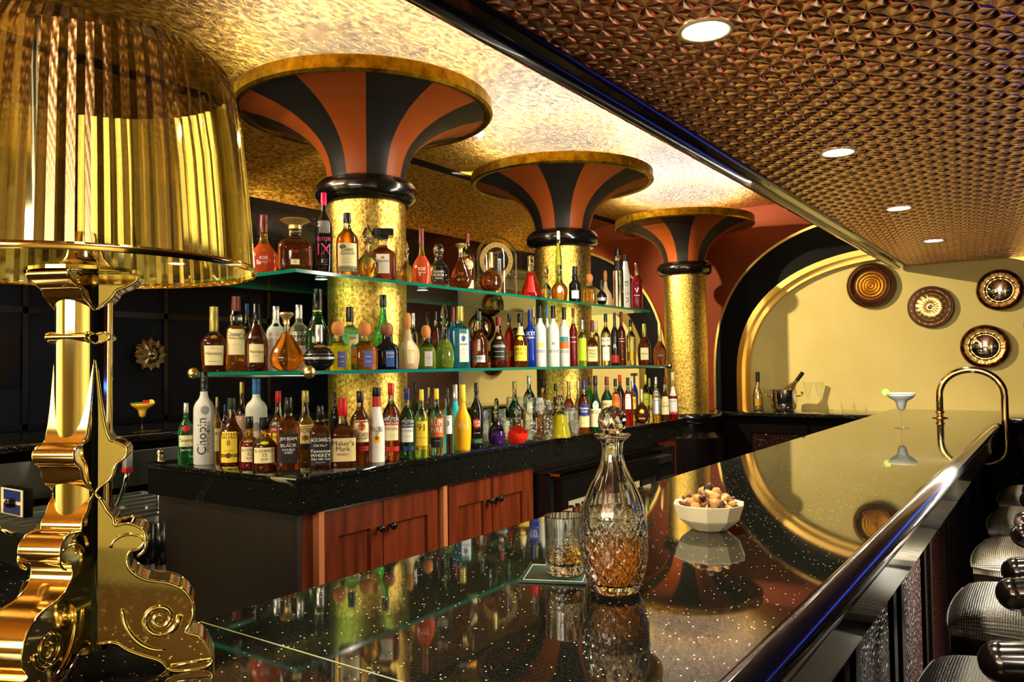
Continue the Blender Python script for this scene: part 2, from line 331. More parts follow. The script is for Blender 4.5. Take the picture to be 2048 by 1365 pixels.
# ------------------------------------------------------------------ columns
XC = -2.50
COLY = [(2.468, 'nearest striped column with gold leaf shaft rising through the left of the shelves', 0), (4.147, 'middle striped column with gold leaf shaft rising through the shelves', radians(-15)), (6.085, 'farthest striped column with gold leaf shaft beyond the end of the shelves', radians(-20))]
for y, lab, rz in COLY:
    rz = atan2(-y, -XC)+rz; t = empty('column', (XC, y, 1.05 if y > 6 else 1.094), rz, lab, 'column', 'trumpet shaped columns'); z0 = t.location.z
    bm = bmesh.new(); lathe(bm, [(0, .172), (2.22-z0, .172)], 64); finish(bm, 'shaft', M['leaf'], t, sharp=60)
    bm = bmesh.new(); lathe(bm, [(2.165-z0+.055+.055*sin(a), .17+.055*cos(a)+.0) for a in [(-pi/2)+pi*i/10 for i in range(11)]], 64); finish(bm, 'collar', M['bwood'], t, sharp=60)
    cp = smoothprof([(2.26-z0, .166), (2.30-z0, .172), (2.36-z0, .188), (2.42-z0, .222), (2.475-z0, .28), (2.52-z0, .355), (2.552-z0, .44), (2.572-z0, .515), (2.578-z0, .545)], 5)
    bm = bmesh.new(); lathe(bm, cp, 96, close=False); finish(bm, 'capital', M['stripe'], t)
    bm = bmesh.new(); lathe(bm, [(2.57-z0, .535), (2.566-z0, .555), (2.576-z0, .566), (2.582-z0, .560), (2.625-z0, .562), (2.632-z0, .556), (2.632-z0, .53)], 96, close=False); finish(bm, 'gold_rim', M['rim_gold'], t, sharp=50)
    bm = bmesh.new(); lathe(bm, [(2.60-z0, .54), (2.602-z0, .05)], 64, close=True); finish(bm, 'top_plate', M['blackp'], t)
    bm = bmesh.new(); tube(bm, [(.485*cos(2*pi*i/64), .485*sin(2*pi*i/64), 2.625-z0) for i in range(64)], .009, 8, True); tag(finish(bm, 'led_strip', M['led'], t), 'glowing cool white light strip')
    L = bpy.data.lights.new('column_light', 'POINT')
t = empty('column_pedestal', (XC, 6.085, 0), 0, 'black round pedestal under the farthest gold column', 'pedestal')
bm = bmesh.new(); lathe(bm, [(0, .3), (.86, .3), (.9, .25), (.96, .25), (.985, .275), (1.03, .28), (1.05, .27)], 48); finish(bm, 'body', M['bwood'], t, sharp=40)
# ------------------------------------------------------------------ back bar island
IX0, IX1, IY0, IY1 = -2.02, -2.90, 1.672, 4.84
t = empty('back_bar_cabinet', (-2.46, 3.2, 0), 0, 'long mahogany and black island cabinet under the bottle display', 'cabinet')
def P(o, t): o.parent = t; o.matrix_parent_inverse = t.matrix_world.inverted() if False else Matrix.Translation(-t.location); return o
P(boxo('carcass', IX1+.04, -2.10, IY0+.035, IY1-.03, .0, .974, M['cabside']), t)
P(boxo('end_panel', IX1+.04, IX0-.035, IY0+.03, IY0+.05, .0, .975, M['cabside']), t)
P(boxo('face_frame', -2.10, IX0-.045, IY0+.05, 3.12, .02, .975, M['mahog']), t)
def cabinet_door(y0, y1, knob_y, t):
    bm = bmesh.new(); x = IX0-.045
    box(bm, x, x+.018, y0, y0+.06, .1, .96); box(bm, x, x+.018, y1-.06, y1, .1, .96); box(bm, x, x+.018, y0+.06, y1-.06, .87, .96); box(bm, x, x+.018, y0+.06, y1-.06, .1, .19)
    box(bm, x, x+.006, y0+.06, y1-.06, .19, .87)
    d = P(finish(bm, 'door', M['mahog'], smooth=False), t)
    bm = bmesh.new(); lathe(bm, [(0, .006), (.012, .006), (.016, .012), (.024, .016), (.032, .011), (.034, .003)], 16)
    bmesh.ops.rotate(bm, verts=bm.verts, matrix=Matrix.Rotation(pi/2, 3, 'Y'))
    o = finish(bm, 'knob', M['chrome'] if False else mat('1a1614', .3, .15), d); o.location = (x+.018, knob_y, .865); o.parent = d
cabinet_door(1.815, 2.09, 2.065, t); cabinet_door(2.095, 2.40, 2.125, t)
cabinet_door(2.47, 2.765, 2.735, t); cabinet_door(2.77, 3.06, 2.80, t)
for y in (1.79, 2.435): P(boxo('pilaster', IX0-.045, IX0-.015, y-.012, y+.012, .05, .97, mat('b06a40', rough=.4)), t)
P(boxo('knob_panel', -2.10, IX0-.04, 4.62, IY1-.03, .02, .975, M['mahog']), t).name = 'filler_panel'
bm = bmesh.new(); box(bm, IX1, IX0, IY0, IY1, 1.074, 1.094, .003); box(bm, IX1+.008, IX0-.006, IY0+.006, IY1-.006, .974, 1.0745, 0, 1); tp = finish(bm, 'countertop', [M['granite'], M['granite2']], sharp=35); tag(tp, 'thick black granite worktop carrying the lower row of bottles', 'countertop')
# fridge
t = empty('bottle_fridge', (-2.06, 3.9, 0), 0, 'black under counter drinks fridge with glass doors and beer inside', 'fridge')
bm = bmesh.new(); X = -1.93
box(bm, -2.1, X-.05, 3.14, 4.6, .05, .10); box(bm, -2.1, X-.05, 3.14, 4.6, .885, .935); box(bm, -2.1, X-.05, 3.14, 3.18, .1, .885); box(bm, -2.1, X-.05, 4.30, 4.6, .1, .885); box(bm, -2.1, -2.08, 3.18, 4.3, .1, .885)
P(finish(bm, 'housing', mat('121212', rough=.3), smooth=False), t)
for y0, y1 in ((3.17, 3.70), (3.71, 4.26)):
    bm = bmesh.new(); box(bm, X-.05, X, y0, y0+.05, .1, .9); box(bm, X-.05, X, y1-.05, y1, .1, .9); box(bm, X-.05, X, y0+.05, y1-.05, .8, .9); box(bm, X-.05, X, y0+.05, y1-.05, .1, .18)
    d = P(finish(bm, 'door', mat('0e0d0c', rough=.25), smooth=False), t)
    g = boxo('door_glass', X-.03, X-.024, y0+.05, y1-.05, .18, .8, M['thin']); g.parent = d
P(boxo('top_trim', X-.08, X+.002, 3.14, 4.3, .925, .937, M['polgold']), t)
bm = bmesh.new()
for k in range(12): box(bm, X-.05, X-.035, 4.33, 4.57, .3+k*.04, .32+k*.04)
P(finish(bm, 'vent_grille', mat('1c1c1c', rough=.4), smooth=False), t)
P(boxo('badge', X-.05, X-.03, 4.31, 4.52, .85, .89, M['steel']), t)
P(boxo('light_panel', -2.078, -2.07, 3.2, 4.28, .5, .84, mat((1., .75, .4), emit=.3)), t)
for q in range(7):
    o = empty('beer_bottle', (-2.02+.0*q, 3.27+.063*q, .5), 0, 'green beer bottle behind the fridge door glass', 'bottle', 'green beer bottles in the fridge')
    bm = bmesh.new(); lathe(bm, smoothprof([(0, .024), (.01, .027), (.14, .027), (.18, .018), (.2, .012), (.235, .012)], 3), 14); finish(bm, 'bottle_glass', LIQ['green'], o)
    bm = bmesh.new(); lathe(bm, [(.232, .014), (.245, .013)], 12); finish(bm, 'crown_cap', CAP['green'], o)
P(boxo('rack', -2.07, -1.985, 3.19, 4.29, .49, .5, M['steel']), t)
# shelves
ZT, ZM = 1.801, 1.440
def shelf(name, x0, x1, y0, y1, z, lab):
    t = empty(name, ((x0+x1)/2, y0, z), 0, lab, 'shelf')
    P(boxo('pane', x1+.003, x0-.003, y0+.003, y1-.003, z-.012, z, M['gpane']), t)
    bm = bmesh.new(); box(bm, x0-.004, x0, y0, y1, z-.0125, z+.0003); box(bm, x1, x1+.004, y0, y1, z-.0125, z+.0003); box(bm, x1+.004, x0-.004, y0, y0+.004, z-.0125, z+.0003); box(bm, x1+.004, x0-.004, y1-.004, y1, z-.0125, z+.0003)
    P(finish(bm, 'polished_edge', M['gedge'], smooth=False), t); return t
shelf('glass_shelf', -2.185, -2.78, 1.809, 4.725, ZT, 'upper green edged glass shelf crowded with decanters')
ms = shelf('glass_shelf', -2.185, -2.80, 1.83, 4.98, ZM, 'middle green edged glass shelf with gold ball ends')
for x, y in ((-2.175, 1.86), (-2.815, 1.82), (-2.175, 4.99), (-2.815, 4.99)):
    bm = bmesh.new(); bmesh.ops.create_uvsphere(bm, u_segments=24, v_segments=16, radius=.0225); o = finish(bm, 'gold_ball', M['gilt']); o.location = (x, y, ZM-.004); P(o, ms)
bm = bmesh.new(); tube(bm, [(-2.17, 1.85, ZM-.016), (-2.81, 1.83, ZM-.016)], .006, 8); P(finish(bm, 'support_rod', M['steel']), ms)
bm = bmesh.new(); tube(bm, [(-2.17, 4.985, ZM-.016), (-2.81, 4.985, ZM-.016)], .006, 8); P(finish(bm, 'support_rod', M['steel']), ms)
# ------------------------------------------------------------------ bottles
SH = {  # profile (z, r), cap start, cap radius, section power, depth ratio
 'std': ([(0, .93), (.012, 1), (.5, 1), (.58, .97), (.65, .8), (.71, .5), (.76, .34), (.86, .3)], .84, .33, 2, 1),
 'vod': ([(0, .93), (.012, 1), (.56, 1), (.62, .96), (.67, .78), (.71, .5), (.75, .37), (.84, .34)], .79, .37, 2, 1),
 'high': ([(0, .93), (.012, 1), (.42, 1), (.5, .9), (.58, .6), (.66, .4), (.76, .32), (.86, .3)], .83, .34, 2, 1),
 'vsop': ([(0, .88), (.012, .95), (.3, 1), (.46, .95), (.56, .72), (.66, .45), (.74, .3), (.82, .27)], .76, .3, 2, .8),
 'vs': ([(0, .84), (.012, .9), (.4, 1), (.48, .97), (.55, .7), (.6, .42), (.66, .33), (.75, .3)], .62, .34, 2.6, .8),
 'dew': ([(0, .93), (.012, 1), (.5, 1), (.57, .92), (.62, .7), (.67, .62), (.74, .62), (.8, .5), (.84, .42)], .8, .46, 2.4, .9),
 'tear': ([(0, .42), (.01, .55), (.06, .8), (.15, .97), (.24, 1), (.36, .86), (.5, .58), (.62, .32), (.7, .2), (.84, .17)], .8, .2, 2, .75),
 'orb': ([(0, .42), (.02, .45), (.07, .7), (.16, .92), (.27, 1), (.38, .92), (.48, .68), (.54, .42), (.58, .27), (.68, .22)], .62, .25, 2, .9),
 'flask': ([(0, .8), (.012, .85), (.14, .97), (.26, 1), (.36, .92), (.44, .68), (.51, .42), (.58, .3), (.7, .25)], .7, .27, 2, .7),
 'pat': ([(0, .9), (.015, 1), (.36, 1), (.45, .93), (.52, .75), (.57, .5), (.62, .4), (.74, .38)], .7, .45, 3, .7),
 'sq': ([(0, .95), (.012, 1), (.55, 1), (.62, .92), (.68, .6), (.73, .38), (.78, .34), (.86, .32)], .78, .34, 6, .95),
 'sqs': ([(0, .95), (.012, 1), (.58, 1), (.63, .95), (.67, .6), (.7, .36), (.8, .33)], .76, .38, 6, .8),
 'mak': ([(0, .97), (.012, 1), (.42, 1), (.5, .96), (.56, .7), (.6, .42), (.64, .36), (.82, .3)], .74, .34, 5, .9),
 'ald': ([(0, .95), (.012, 1), (.4, 1), (.5, .95), (.57, .7), (.62, .45), (.67, .5), (.72, .5), (.78, .38)], .77, .4, 2, 1),
 'mali': ([(0, 1), (.45, 1), (.52, .92), (.6, .78), (.68, .62), (.76, .52), (.86, .48)], .88, .5, 2, 1),
 'ali': ([(0, .84), (.012, .88), (.2, .97), (.4, 1), (.5, .88), (.58, .62), (.66, .42), (.74, .34), (.86, .33)], .74, .38, 2, .8),
 'slim': ([(0, 1), (.01, 1), (.62, .98), (.8, .6), (.9, .5)], .88, .5, 2, 1),
 'bell': ([(0, .96), (.03, 1), (.12, .93), (.28, .72), (.45, .5), (.56, .38), (.64, .28), (.74, .26)], .76, .3, 2, .8),
 'dim': ([(0, .9), (.02, 1), (.3, 1), (.5, .98), (.57, .8), (.64, .4), (.72, .34), (.78, .36)], .8, .4, 5, .7),
 'dec': ([(0, .8), (.02, .9), (.12, 1), (.24, .97), (.36, .75), (.46, .42), (.54, .28), (.64, .26), (.68, .4), (.7, .42)], .71, .24, 2, 1),
 'low': ([(0, .62), (.02, .7), (.12, .95), (.2, 1), (.3, .96), (.4, .62), (.47, .3), (.6, .24), (.66, .36), (.68, .36)], .69, .3, 2, 1),
 'con': ([(0, 1), (.03, 1.02), (.15, .93), (.35, .72), (.52, .55), (.58, .45), (.64, .4), (.7, .5), (.72, .5)], .73, .3, 2, 1),
}
def prof_at(p, z):
    for (a, ra), (b, rb) in zip(p, p[1:]):
        if a <= z <= b: return ra+(rb-ra)*(z-a)/max(1e-6, b-a)
    return p[-1][1]
def surf(p, n, dy, ang, z, off):
    c, s = cos(ang), sin(ang); r = prof_at(p, z); q = (abs(c)**n+abs(s/dy)**n)**(-1/n); r = r*q+off
    return (r*c, r*s, z)
def patch(bm, p, n, dy, z0, z1, hw, mi, off=.0006, shape='r', cx=0.):   # hw: half width in metres, front is -Y
    R = prof_at(p, (z0+z1)/2); N, K = 12, 6; g = []
    am = min(1.35, hw/R)
    for j in range(K+1):
        z = z0+(z1-z0)*j/K; row = []
        sc = sqrt(max(0, 1-((2*j/K-1)*.998)**2)) if shape == 'o' else 1
        for i in range(N+1):
            a = -pi/2+cx/R+am*sc*(2*i/N-1); row.append(bm.verts.new(surf(p, n, dy, a, z, off)))
        g.append(row)
    for j in range(K):
        for i in range(N): bm.faces.new((g[j][i], g[j][i+1], g[j+1][i+1], g[j+1][i])).material_index = mi
def wraptext(bm, s, p, n, dy, zc, h, maxw, mi, off=.0012, vert=False, cx=0.):
    vs, fs, w = text_mesh(s); k = h/.7
    if not vert and w*k > maxw: kx = maxw/w
    else: kx = k
    R = prof_at(p, zc); out = []
    for v in vs:
        x, y = (v.x*kx, v.y*k) if not vert else (-v.y*k, v.x*k)
        out.append(bm.verts.new(surf(p, n, dy, -pi/2+(x+cx)/R, zc+y, off)))
    for f in fs:
        try: bm.faces.new([out[i] for i in f]).material_index = mi
        except ValueError: pass
def bottle(name, loc, rz, H, R, kind, liq, cap, labels, lab, fill=.6, group=None, cap_kind='c', neck=None, cut=0):
    pf, cs, cr, n, dy = SH[kind]; t = empty(name, loc, rz, lab, 'decanter' if 'decanter' in name else 'bottle', group)
    P_ = [(z*H, r*R) for z, r in pf]; sp = smoothprof(P_, 3)
    rf = None
    if cut: rf = lambda a, z: 1-.05*abs(sin(a*cut/2+z/H*14))*abs(sin(a*cut/2-z/H*14)) if z < H*.5 else 1
    clearg = liq not in ('frost', 'black', 'white', 'peach', 'opaque_orange', 'cyan')
    neckm = LIQ[neck] if neck else (M['glass'] if clearg else LIQ[liq])
    bm = bmesh.new(); lathe(bm, sp, 48 if cut else 28, n, dy, rf=rf, mfun=lambda z: 0 if z > fill*H else 1)
    finish(bm, 'bottle_glass', [neckm, LIQ[liq]], t, sharp=50)
    if cap:
        bm = bmesh.new(); c = cr*R; z = cs*H
        if cap_kind == 'c': lathe(bm, [(z, c), (z+.002, c*1.04), (z+(H-z)*.55, c*1.04), (z+(H-z)*.57, c*.98), (H-.002, c), (H, c*.9)], 20)
        elif cap_kind == 'b':
            lathe(bm, [(z, c*.8)]+[(z+(H-z)*.5*(1-cos(pi*i/8)), c*(.35+.8*sin(pi*i/8))) for i in range(1, 8)]+[(H, c*.3)], 18)
        elif cap_kind == 'd': lathe(bm, [(z, c), (z+(H-z)*.35, c), (z+(H-z)*.5, c*1.3), (z+(H-z)*.8, c*2.3), (H-.001, c*1.9), (H, c*.9)], 22)
        elif cap_kind == 'x': lathe(bm, [(z-.01, c*.6), (z+(H-z)*.1, c*.7), (z+(H-z)*.18, c*1.5), (z+(H-z)*.45, c*1.6), (z+(H-z)*.75, c*.9), (H, c*.1)], 8)
        elif cap_kind == 's': lathe(bm, [(z, c*1.1), (z+(H-z)*.3, c*1.1), (z+(H-z)*.32, c*2.1), (H, c*2.1)], 16, 8)
        elif cap_kind == 't': lathe(bm, [(z, c*.9), (z+(H-z)*.6, c*.9), (z+(H-z)*.62, c*3.2), (H, c*3.2)], 16, 8)
        finish(bm, 'stopper' if cap_kind in 'bdxs' else 'cap', CAP[cap], t, sharp=35)
    for L in labels:
        z0, z1, wf, bg, tx = L[:5]; shp = L[5] if len(L) > 5 else 'r'; cx = (L[6] if len(L) > 6 else 0)*R
        mats = [LM[bg or 'black']]; bm = bmesh.new()
        if bg: patch(bm, P_, n, dy, z0*H, z1*H, wf*R, 0, shape=shp, cx=cx)
        for q in tx:
            s, zc, h, c = q[:4]; m = LM[c]
            if m not in mats: mats.append(m)
            wraptext(bm, s, P_, n, dy, zc*H, h*H, wf*R*1.8, mats.index(m), vert=len(q) > 4, cx=cx)
        o = finish(bm, 'label', mats, t, smooth=False)
    return t
def face_cam(p, tw=0): return atan2(p[1]-CC.y, p[0]-CC.x)-pi/2+tw   # local -Y turns to the camera
exec_rows = []
TOP, MID, CTR = ZT, ZM, 1.094
# u, v_top, width_px, place, name, shape, liquid, cap, cap_kind, fill, labels, label text
F1, B1 = ('x', -2.225), ('x', -2.30)
A = []
def b(*r): A.append(r)
# --- upper shelf
S = 'on the upper glass shelf'
b(486, 452, 44, TOP, ('y', 1.95), 'crystal_decanter', 'dec', 'dark', 'glass', 'x', .5, [], 'dark brown filled decanter at the left end of the upper glass shelf', 10)
b(528, 430, 55, TOP, ('y', 1.87), 'cognac_bottle', 'flask', 'rose', 'brown', 'c', .5, [(.2, .3, .6, None, [('ROSÉ', .27, .055, 'white'), ('COURVOISIER', .205, .02, 'white')]), (.385, .43, .2, 'gold', [], 'o')], 'large red and orange rosé cognac bottle at the left end of the upper glass shelf', 0, 'gold')
b(591, 438, 66, TOP, ('x', -2.25), 'cognac_bottle', 'dim', 'brown', 'gold', 'd', .6, [(.1, .2, .35, 'cream', [('21', .15, .05, 'black')]), (.32, .4, .3, None, [('Royal', .36, .07, 'red')])], 'broad shouldered decanter bottle with gold stopper and number 21 label')
b(649, 385, 34, TOP, F1, 'vodka_bottle', 'std', 'black', 'pink', 'c', .9, [(.36, .7, .9, None, [('\\/\\/\\/\\/\\/\\', .56+.026*(i-2.5), .03, 'white') for i in range(6)]), (.1, .5, .9, None, [('BELVEDERE', .41, .045, 'pink'), ('IX', .28, .14, 'pink'), ('- - - - - -', .16, .02, 'white'), ('- - - - -', .13, .02, 'white'), ('- - - - - -', .10, .02, 'white')])], 'tall black bottle with pink cap and pink IX lettering')
b(696, 426, 44, TOP, F1, 'whisky_bottle', 'std', 'amber', 'black', 'c', .66, [(.06, .5, .95, 'cream', [('Glen', .4, .07, 'black'), ('Garioch', .34, .05, 'black'), ('~~~~~~~~', .25, .02, 'brown'), ('~~~~~~~~', .2, .02, 'brown')]), (.41, .48, .3, 'black', [('12', .445, .03, 'cream')], 'o', -.45), (.05, .14, .95, 'dgreen', [])], 'amber whisky bottle with cream label and black cap, before the nearest gold column')
b(737, 448, 44, TOP, F1, 'crystal_decanter', 'low', 'gold', 'glass', 'x', .24, [], 'round sunburst cut decanter with pointed stopper, before the nearest column', 14)
b(767, 460, 52, TOP, F1, 'liqueur_bottle', 'dim', 'dark', 'black', 's', .7, [(.12, .5, .62, 'white', [('DISARONNO', .36, .05, 'black'), ('~~~~', .25, .03, 'grey'), ('~~~~', .2, .03, 'grey')]), (.4, .46, .2, 'gold', [], 'o')], 'dark square liqueur bottle with wide black stopper and white label')
b(814, 481, 30, TOP, F1, 'crystal_decanter', 'dec', 'gold', 'glass', 'x', .3, [], 'small cut crystal ewer decanter, left of the smaller rosé bottle', 12)
b(845, 458, 37, TOP, F1, 'cognac_bottle', 'flask', 'rose', 'brown', 'c', .5, [(.2, .3, .6, None, [('ROSÉ', .27, .055, 'white'), ('COURVOISIER', .205, .02, 'white')])], 'smaller red and orange rosé cognac bottle right of the nearest column', 0, 'gold')
b(879, 488, 40, TOP, F1, 'tequila_bottle', 'pat', 'clear', 'glass', 'b', .8, [(.15, .4, .7, None, [('PLATINUM', .33, .05, 'white'), ('PATRÓN', .25, .06, 'white'), ('TEQUILA', .18, .04, 'white')])], 'clear square tequila bottle with crystal ball stopper on the upper shelf')
b(923, 487, 45, TOP, F1, 'cognac_bottle', 'tear', 'brown', 'gold', 'd', .7, [(.2, .45, .4, None, [('X.O', .32, .06, 'gold')])], 'fluted amber cognac decanter with gold disc stopper on the upper shelf', 12)
b(937, 467, 28, TOP, B1, 'liqueur_bottle', 'std', 'brown', 'brown', 'c', .6, [(.36, .56, .95, 'cream', [('SOUTHERN', .5, .06, 'black'), ('COMFORT', .42, .06, 'black')], 'o'), (.06, .2, .95, 'cream', [])], 'brown bottle with oval cream label behind the fluted cognac decanter')
b(983, 505, 45, TOP, F1, 'cognac_bottle', 'orb', 'brown', 'gold', 'c', .55, [], 'dimpled round cognac decanter with gold neck, before the glass dome', 16)
b(1064, 512, 44, TOP, F1, 'cognac_bottle', 'bell', 'red', 'glass', 'c', .6, [(.1, .5, .35, 'red', [])], 'bell shaped cognac bottle with a bright red centre')
b(1095, 530, 19, TOP, F1, 'crystal_decanter', 'low', 'pale', 'glass', 'x', .25, [], 'small cut crystal decanter between the bell bottle and the round amber bottle', 12)
b(1120, 462, 13, TOP, B1, 'liqueur_bottle', 'slim', 'lime', 'white', 'c', .8, [], 'tall thin yellow green bottle with white cap before the middle column')
b(1121, 530, 34, TOP, F1, 'whisky_bottle', 'flask', 'amber', 'glass', 'b', .5, [(.2, .42, .4, 'silver', [], 'o')], 'round amber bottle with silver oval badge and crystal stopper')
b(1152, 533, 25, TOP, F1, 'rum_bottle', 'ald', 'black', 'black', 'c', .7, [(.1, .32, .6, 'white', [('~~~', .22, .06, 'blue')])], 'small black bottle with white and blue label on the upper shelf')
b(1181, 548, 29, TOP, F1, 'tequila_bottle', 'pat', 'gold', 'cork', 'b', .5, [], 'squat golden tequila bottle with round cork on the upper shelf')
b(1205, 560, 22, TOP, F1, 'liqueur_bottle', 'orb', 'black', 'black', 'c', .5, [(.18, .3, 1.2, 'silver', [])], 'small round black liqueur bottle with silver band on the upper shelf')
b(1213, 541, 25, TOP, B1, 'tequila_bottle', 'flask', 'peach', 'cork', 'b', .6, [(.1, .3, .5, 'cream', [])], 'milky gourd shaped bottle with amber stopper near the right of the upper shelf')
b(1239, 498, 21, TOP, F1, 'vodka_bottle', 'slim', 'clear', 'black', 'c', .6, [(.62, .8, 1.3, 'black', [])], 'tall slanted clear bottle with black shoulder near the right end of the upper shelf')
b(1254, 510, 17, TOP, B1, 'vodka_bottle', 'slim', 'frost', 'black', 'c', .6, [(.1, .6, .8, None, [('Uluvka', .33, .1, 'black', 1)])], 'tall frosted bottle with dark vertical script near the right end of the upper shelf')
b(1276, 526, 22, TOP, F1, 'liqueur_bottle', 'std', 'wine', 'wine', 'c', .7, [(.2, .5, .8, None, [('V', .4, .1, 'white'), ('~~~', .3, .05, 'white')])], 'dark red bottle with white lettering at the right end of the upper shelf')
# --- middle shelf
b(428, 614, 49, MID, ('y', 1.88), 'cognac_bottle', 'vs', 'dark', 'olive', 'c', .55, [(.1, .4, .82, 'cream', [('Hennessy', .28, .055, 'brown'), ('~~~~~~', .36, .03, 'brown'), ('~~~~~~', .16, .04, 'brown')]), (.5, .56, .3, 'gold', [], 'o')], 'dark cognac bottle with gold capsule at the left end of the middle shelf')
b(472, 593, 37, MID, ('y', 1.95), 'whisky_bottle', 'dew', 'amber', 'brown', 'c', .6, [(.22, .56, .95, 'cream', [("Dewar's", .49, .06, 'black'), ('White Label', .44, .03, 'black'), ('~~~~~~', .36, .02, 'brown')])], 'whisky bottle with bulging neck, red brown cap and slanted cream label')
b(494, 608, 22, MID, ('y', 2.02), 'gin_bottle', 'std', 'clear', 'navy', 'c', .6, [], 'clear bottle with dark blue neck behind the cream labelled cognac bottle')
b(513, 608, 46, MID, ('y', 1.88), 'cognac_bottle', 'vsop', 'dark', 'black', 'c', .68, [(.13, .4, .75, 'cream', [('Hennessy', .29, .05, 'black'), ('V.S.O.P', .23, .025, 'grey')]), (.47, .53, .5, 'black', [('V.S.O.P', .5, .025, 'gold')], 'o')], 'pear shaped cognac bottle with black capsule and square cream label')
b(552, 613, 37, MID, ('y', 1.97), 'vodka_bottle', 'vod', 'frost', 'silver', 'c', .7, [(.3, .65, .95, None, [('ABSOLUT', .56, .05, 'gold'), ('CITRON', .47, .05, 'gold')]), (.68, .74, .3, 'black', [], 'o')], 'frosted white vodka bottle with gold citrus lettering and silver cap')
b(573, 625, 66, MID, ('y', 1.87), 'cognac_bottle', 'tear', 'amber', 'gold', 'd', .66, [], 'large teardrop cognac decanter with red amber drink and gold stopper')
b(598, 610, 38, MID, ('y', 2.0), 'vodka_bottle', 'vod', 'frost', 'silver', 'c', .45, [(.3, .65, .95, None, [('ABSOLUT', .56, .05, 'silver'), ('APEACH', .47, .05, 'silver')])], 'silvery vodka bottle with grey lettering between the teardrop decanter and the tall green bottle', 0, 'pale')
b(635, 578, 48, MID, ('y', 2.0), 'liqueur_bottle', 'ali', 'dgreen', 'black', 'c', .72, [(.72, .76, 1.2, 'lime', [])], 'tall tapering dark green bottle behind the round black liqueur bottle')
b(638, 650, 62, MID, ('x', -2.215), 'liqueur_bottle', 'orb', 'black', 'silver', 'c', .5, [(.22, .36, 1.34, 'silver', [('CHAMBORD', .29, .07, 'black')]), (.5, .56, .4, 'gold', [], 'o')], 'round black liqueur bottle with silver belt beside the gold ball')
b(676, 643, 50, MID, F1, 'tequila_bottle', 'pat', 'yellow', 'cork', 'b', .5, [(.06, .38, .4, 'violet', [('~~', .28, .08, 'white'), ('~~', .18, .08, 'white')], 'r', .35)], 'pale yellow tequila bottle with orange cork, leftmost of the round corked trio')
b(700, 614, 38, MID, B1, 'gin_bottle', 'sqs', 'teal', 'black', 'c', .62, [(.1, .55, .5, 'cream', [('BOMBAY', .5, .035, 'black'), ('SAPPHIRE', .2, .03, 'black')], 'r', .35), (.3, .42, .25, 'teal', [], 'o', .35)], 'turquoise square gin bottle with black cap behind the corked tequila bottles')
b(729, 645, 52, MID, F1, 'tequila_bottle', 'pat', 'amber', 'cork', 'b', .5, [(.06, .4, .42, 'violet', [('~~', .28, .08, 'white'), ('~~', .18, .08, 'white')], 'r', .35)], 'amber tequila bottle with golden cork and yellow ribbon, middle of the corked trio')
b(767, 590, 38, MID, B1, 'whisky_bottle', 'high', 'green', 'black', 'c', .7, [(.2, .3, .9, None, [('GLENFIDDICH', .26, .04, 'white')])], 'tall bright green whisky bottle behind the dark coffee tequila bottle', 0, 'green')
b(774, 646, 50, MID, F1, 'tequila_bottle', 'pat', 'black', 'wood', 'b', .5, [(.06, .4, .42, 'blue', [('PATRÓN', .34, .06, 'white'), ('XO CAFE', .27, .035, 'white')], 'r', .3)], 'dark coffee tequila bottle with round cork and blue label')
b(816, 626, 46, MID, F1, 'liqueur_bottle', 'flask', 'peach', 'cork', 'b', .9, [(.1, .5, .42, 'cream', [('~~~', .4, .04, 'grey'), ('~~~', .3, .04, 'grey')], 'r', .3)], 'cloudy peach coloured frosted bottle with orange stopper')
b(827, 627, 18, MID, B1, 'vodka_bottle', 'vod', 'clear', 'silver', 'c', .6, [], 'clear bottle with silver cap behind the cloudy peach bottle')
b(852, 651, 38, MID, F1, 'tequila_bottle', 'pat', 'lime', 'cork', 'b', .5, [(.06, .4, .5, 'silver', [('~~', .25, .08, 'blue')], 'r', .3)], 'lime coloured tequila bottle with green cork left of the pointed crystal decanter')
b(855, 624, 20, MID, B1, 'wine_bottle', 'std', 'black', 'black', 'c', .7, [], 'black wine bottle neck rising behind the lime tequila bottle')
b(872, 623, 18, MID, B1, 'whisky_bottle', 'std', 'dark', 'black', 'c', .7, [], 'dark whisky bottle with black cap behind the pointed crystal decanter')
b(889, 604, 38, MID, F1, 'crystal_decanter', 'dec', 'lime', 'glass', 'x', .42, [], 'diamond cut crystal decanter with pale green drink and pointed stopper', 16)
b(906, 615, 26, MID, B1, 'gin_bottle', 'sqs', 'blue', 'wine', 'c', .62, [], 'blue bottle with dark cap half hidden behind the pale blue gin bottle', 0, 'teal')
b(920, 613, 40, MID, F1, 'gin_bottle', 'sqs', 'teal', 'olive', 'c', .64, [(.1, .62, .45, 'white', [('BOMBAY', .56, .035, 'black'), ('~~~~', .3, .03, 'grey'), ('~~~~', .25, .03, 'grey'), ('SAPPHIRE', .38, .03, 'black')], 'r', .4), (.42, .53, .22, 'blue', [], 'o', .4)], 'pale blue square gin bottle with gold cap and long white label')
b(958, 623, 37, MID, F1, 'whisky_bottle', 'high', 'brown', 'green', 'c', .62, [(.1, .22, .7, 'silver', [('DALMORE', .17, .05, 'black')]), (.3, .5, .15, 'silver', [])], 'brown whisky bottle with green cap and silver stag badge')
b(998, 635, 34, MID, F1, 'rum_bottle', 'high', 'dark', 'brown', 'c', .7, [(.15, .5, .9, 'black', [('ANGOSTURA', .42, .05, 'white'), ('~~~~~', .32, .05, 'white'), ('~~~~~', .22, .05, 'white')]), (.56, .62, .3, 'silver', [], 'o')], 'nearly black rum bottle with white print and brown stopper on the middle shelf')
b(1019, 628, 20, MID, B1, 'rum_bottle', 'std', 'red', 'black', 'c', .8, [(.2, .3, .8, 'gold', [])], 'slim reddish bottle with black cap behind the bottle with yellow label')
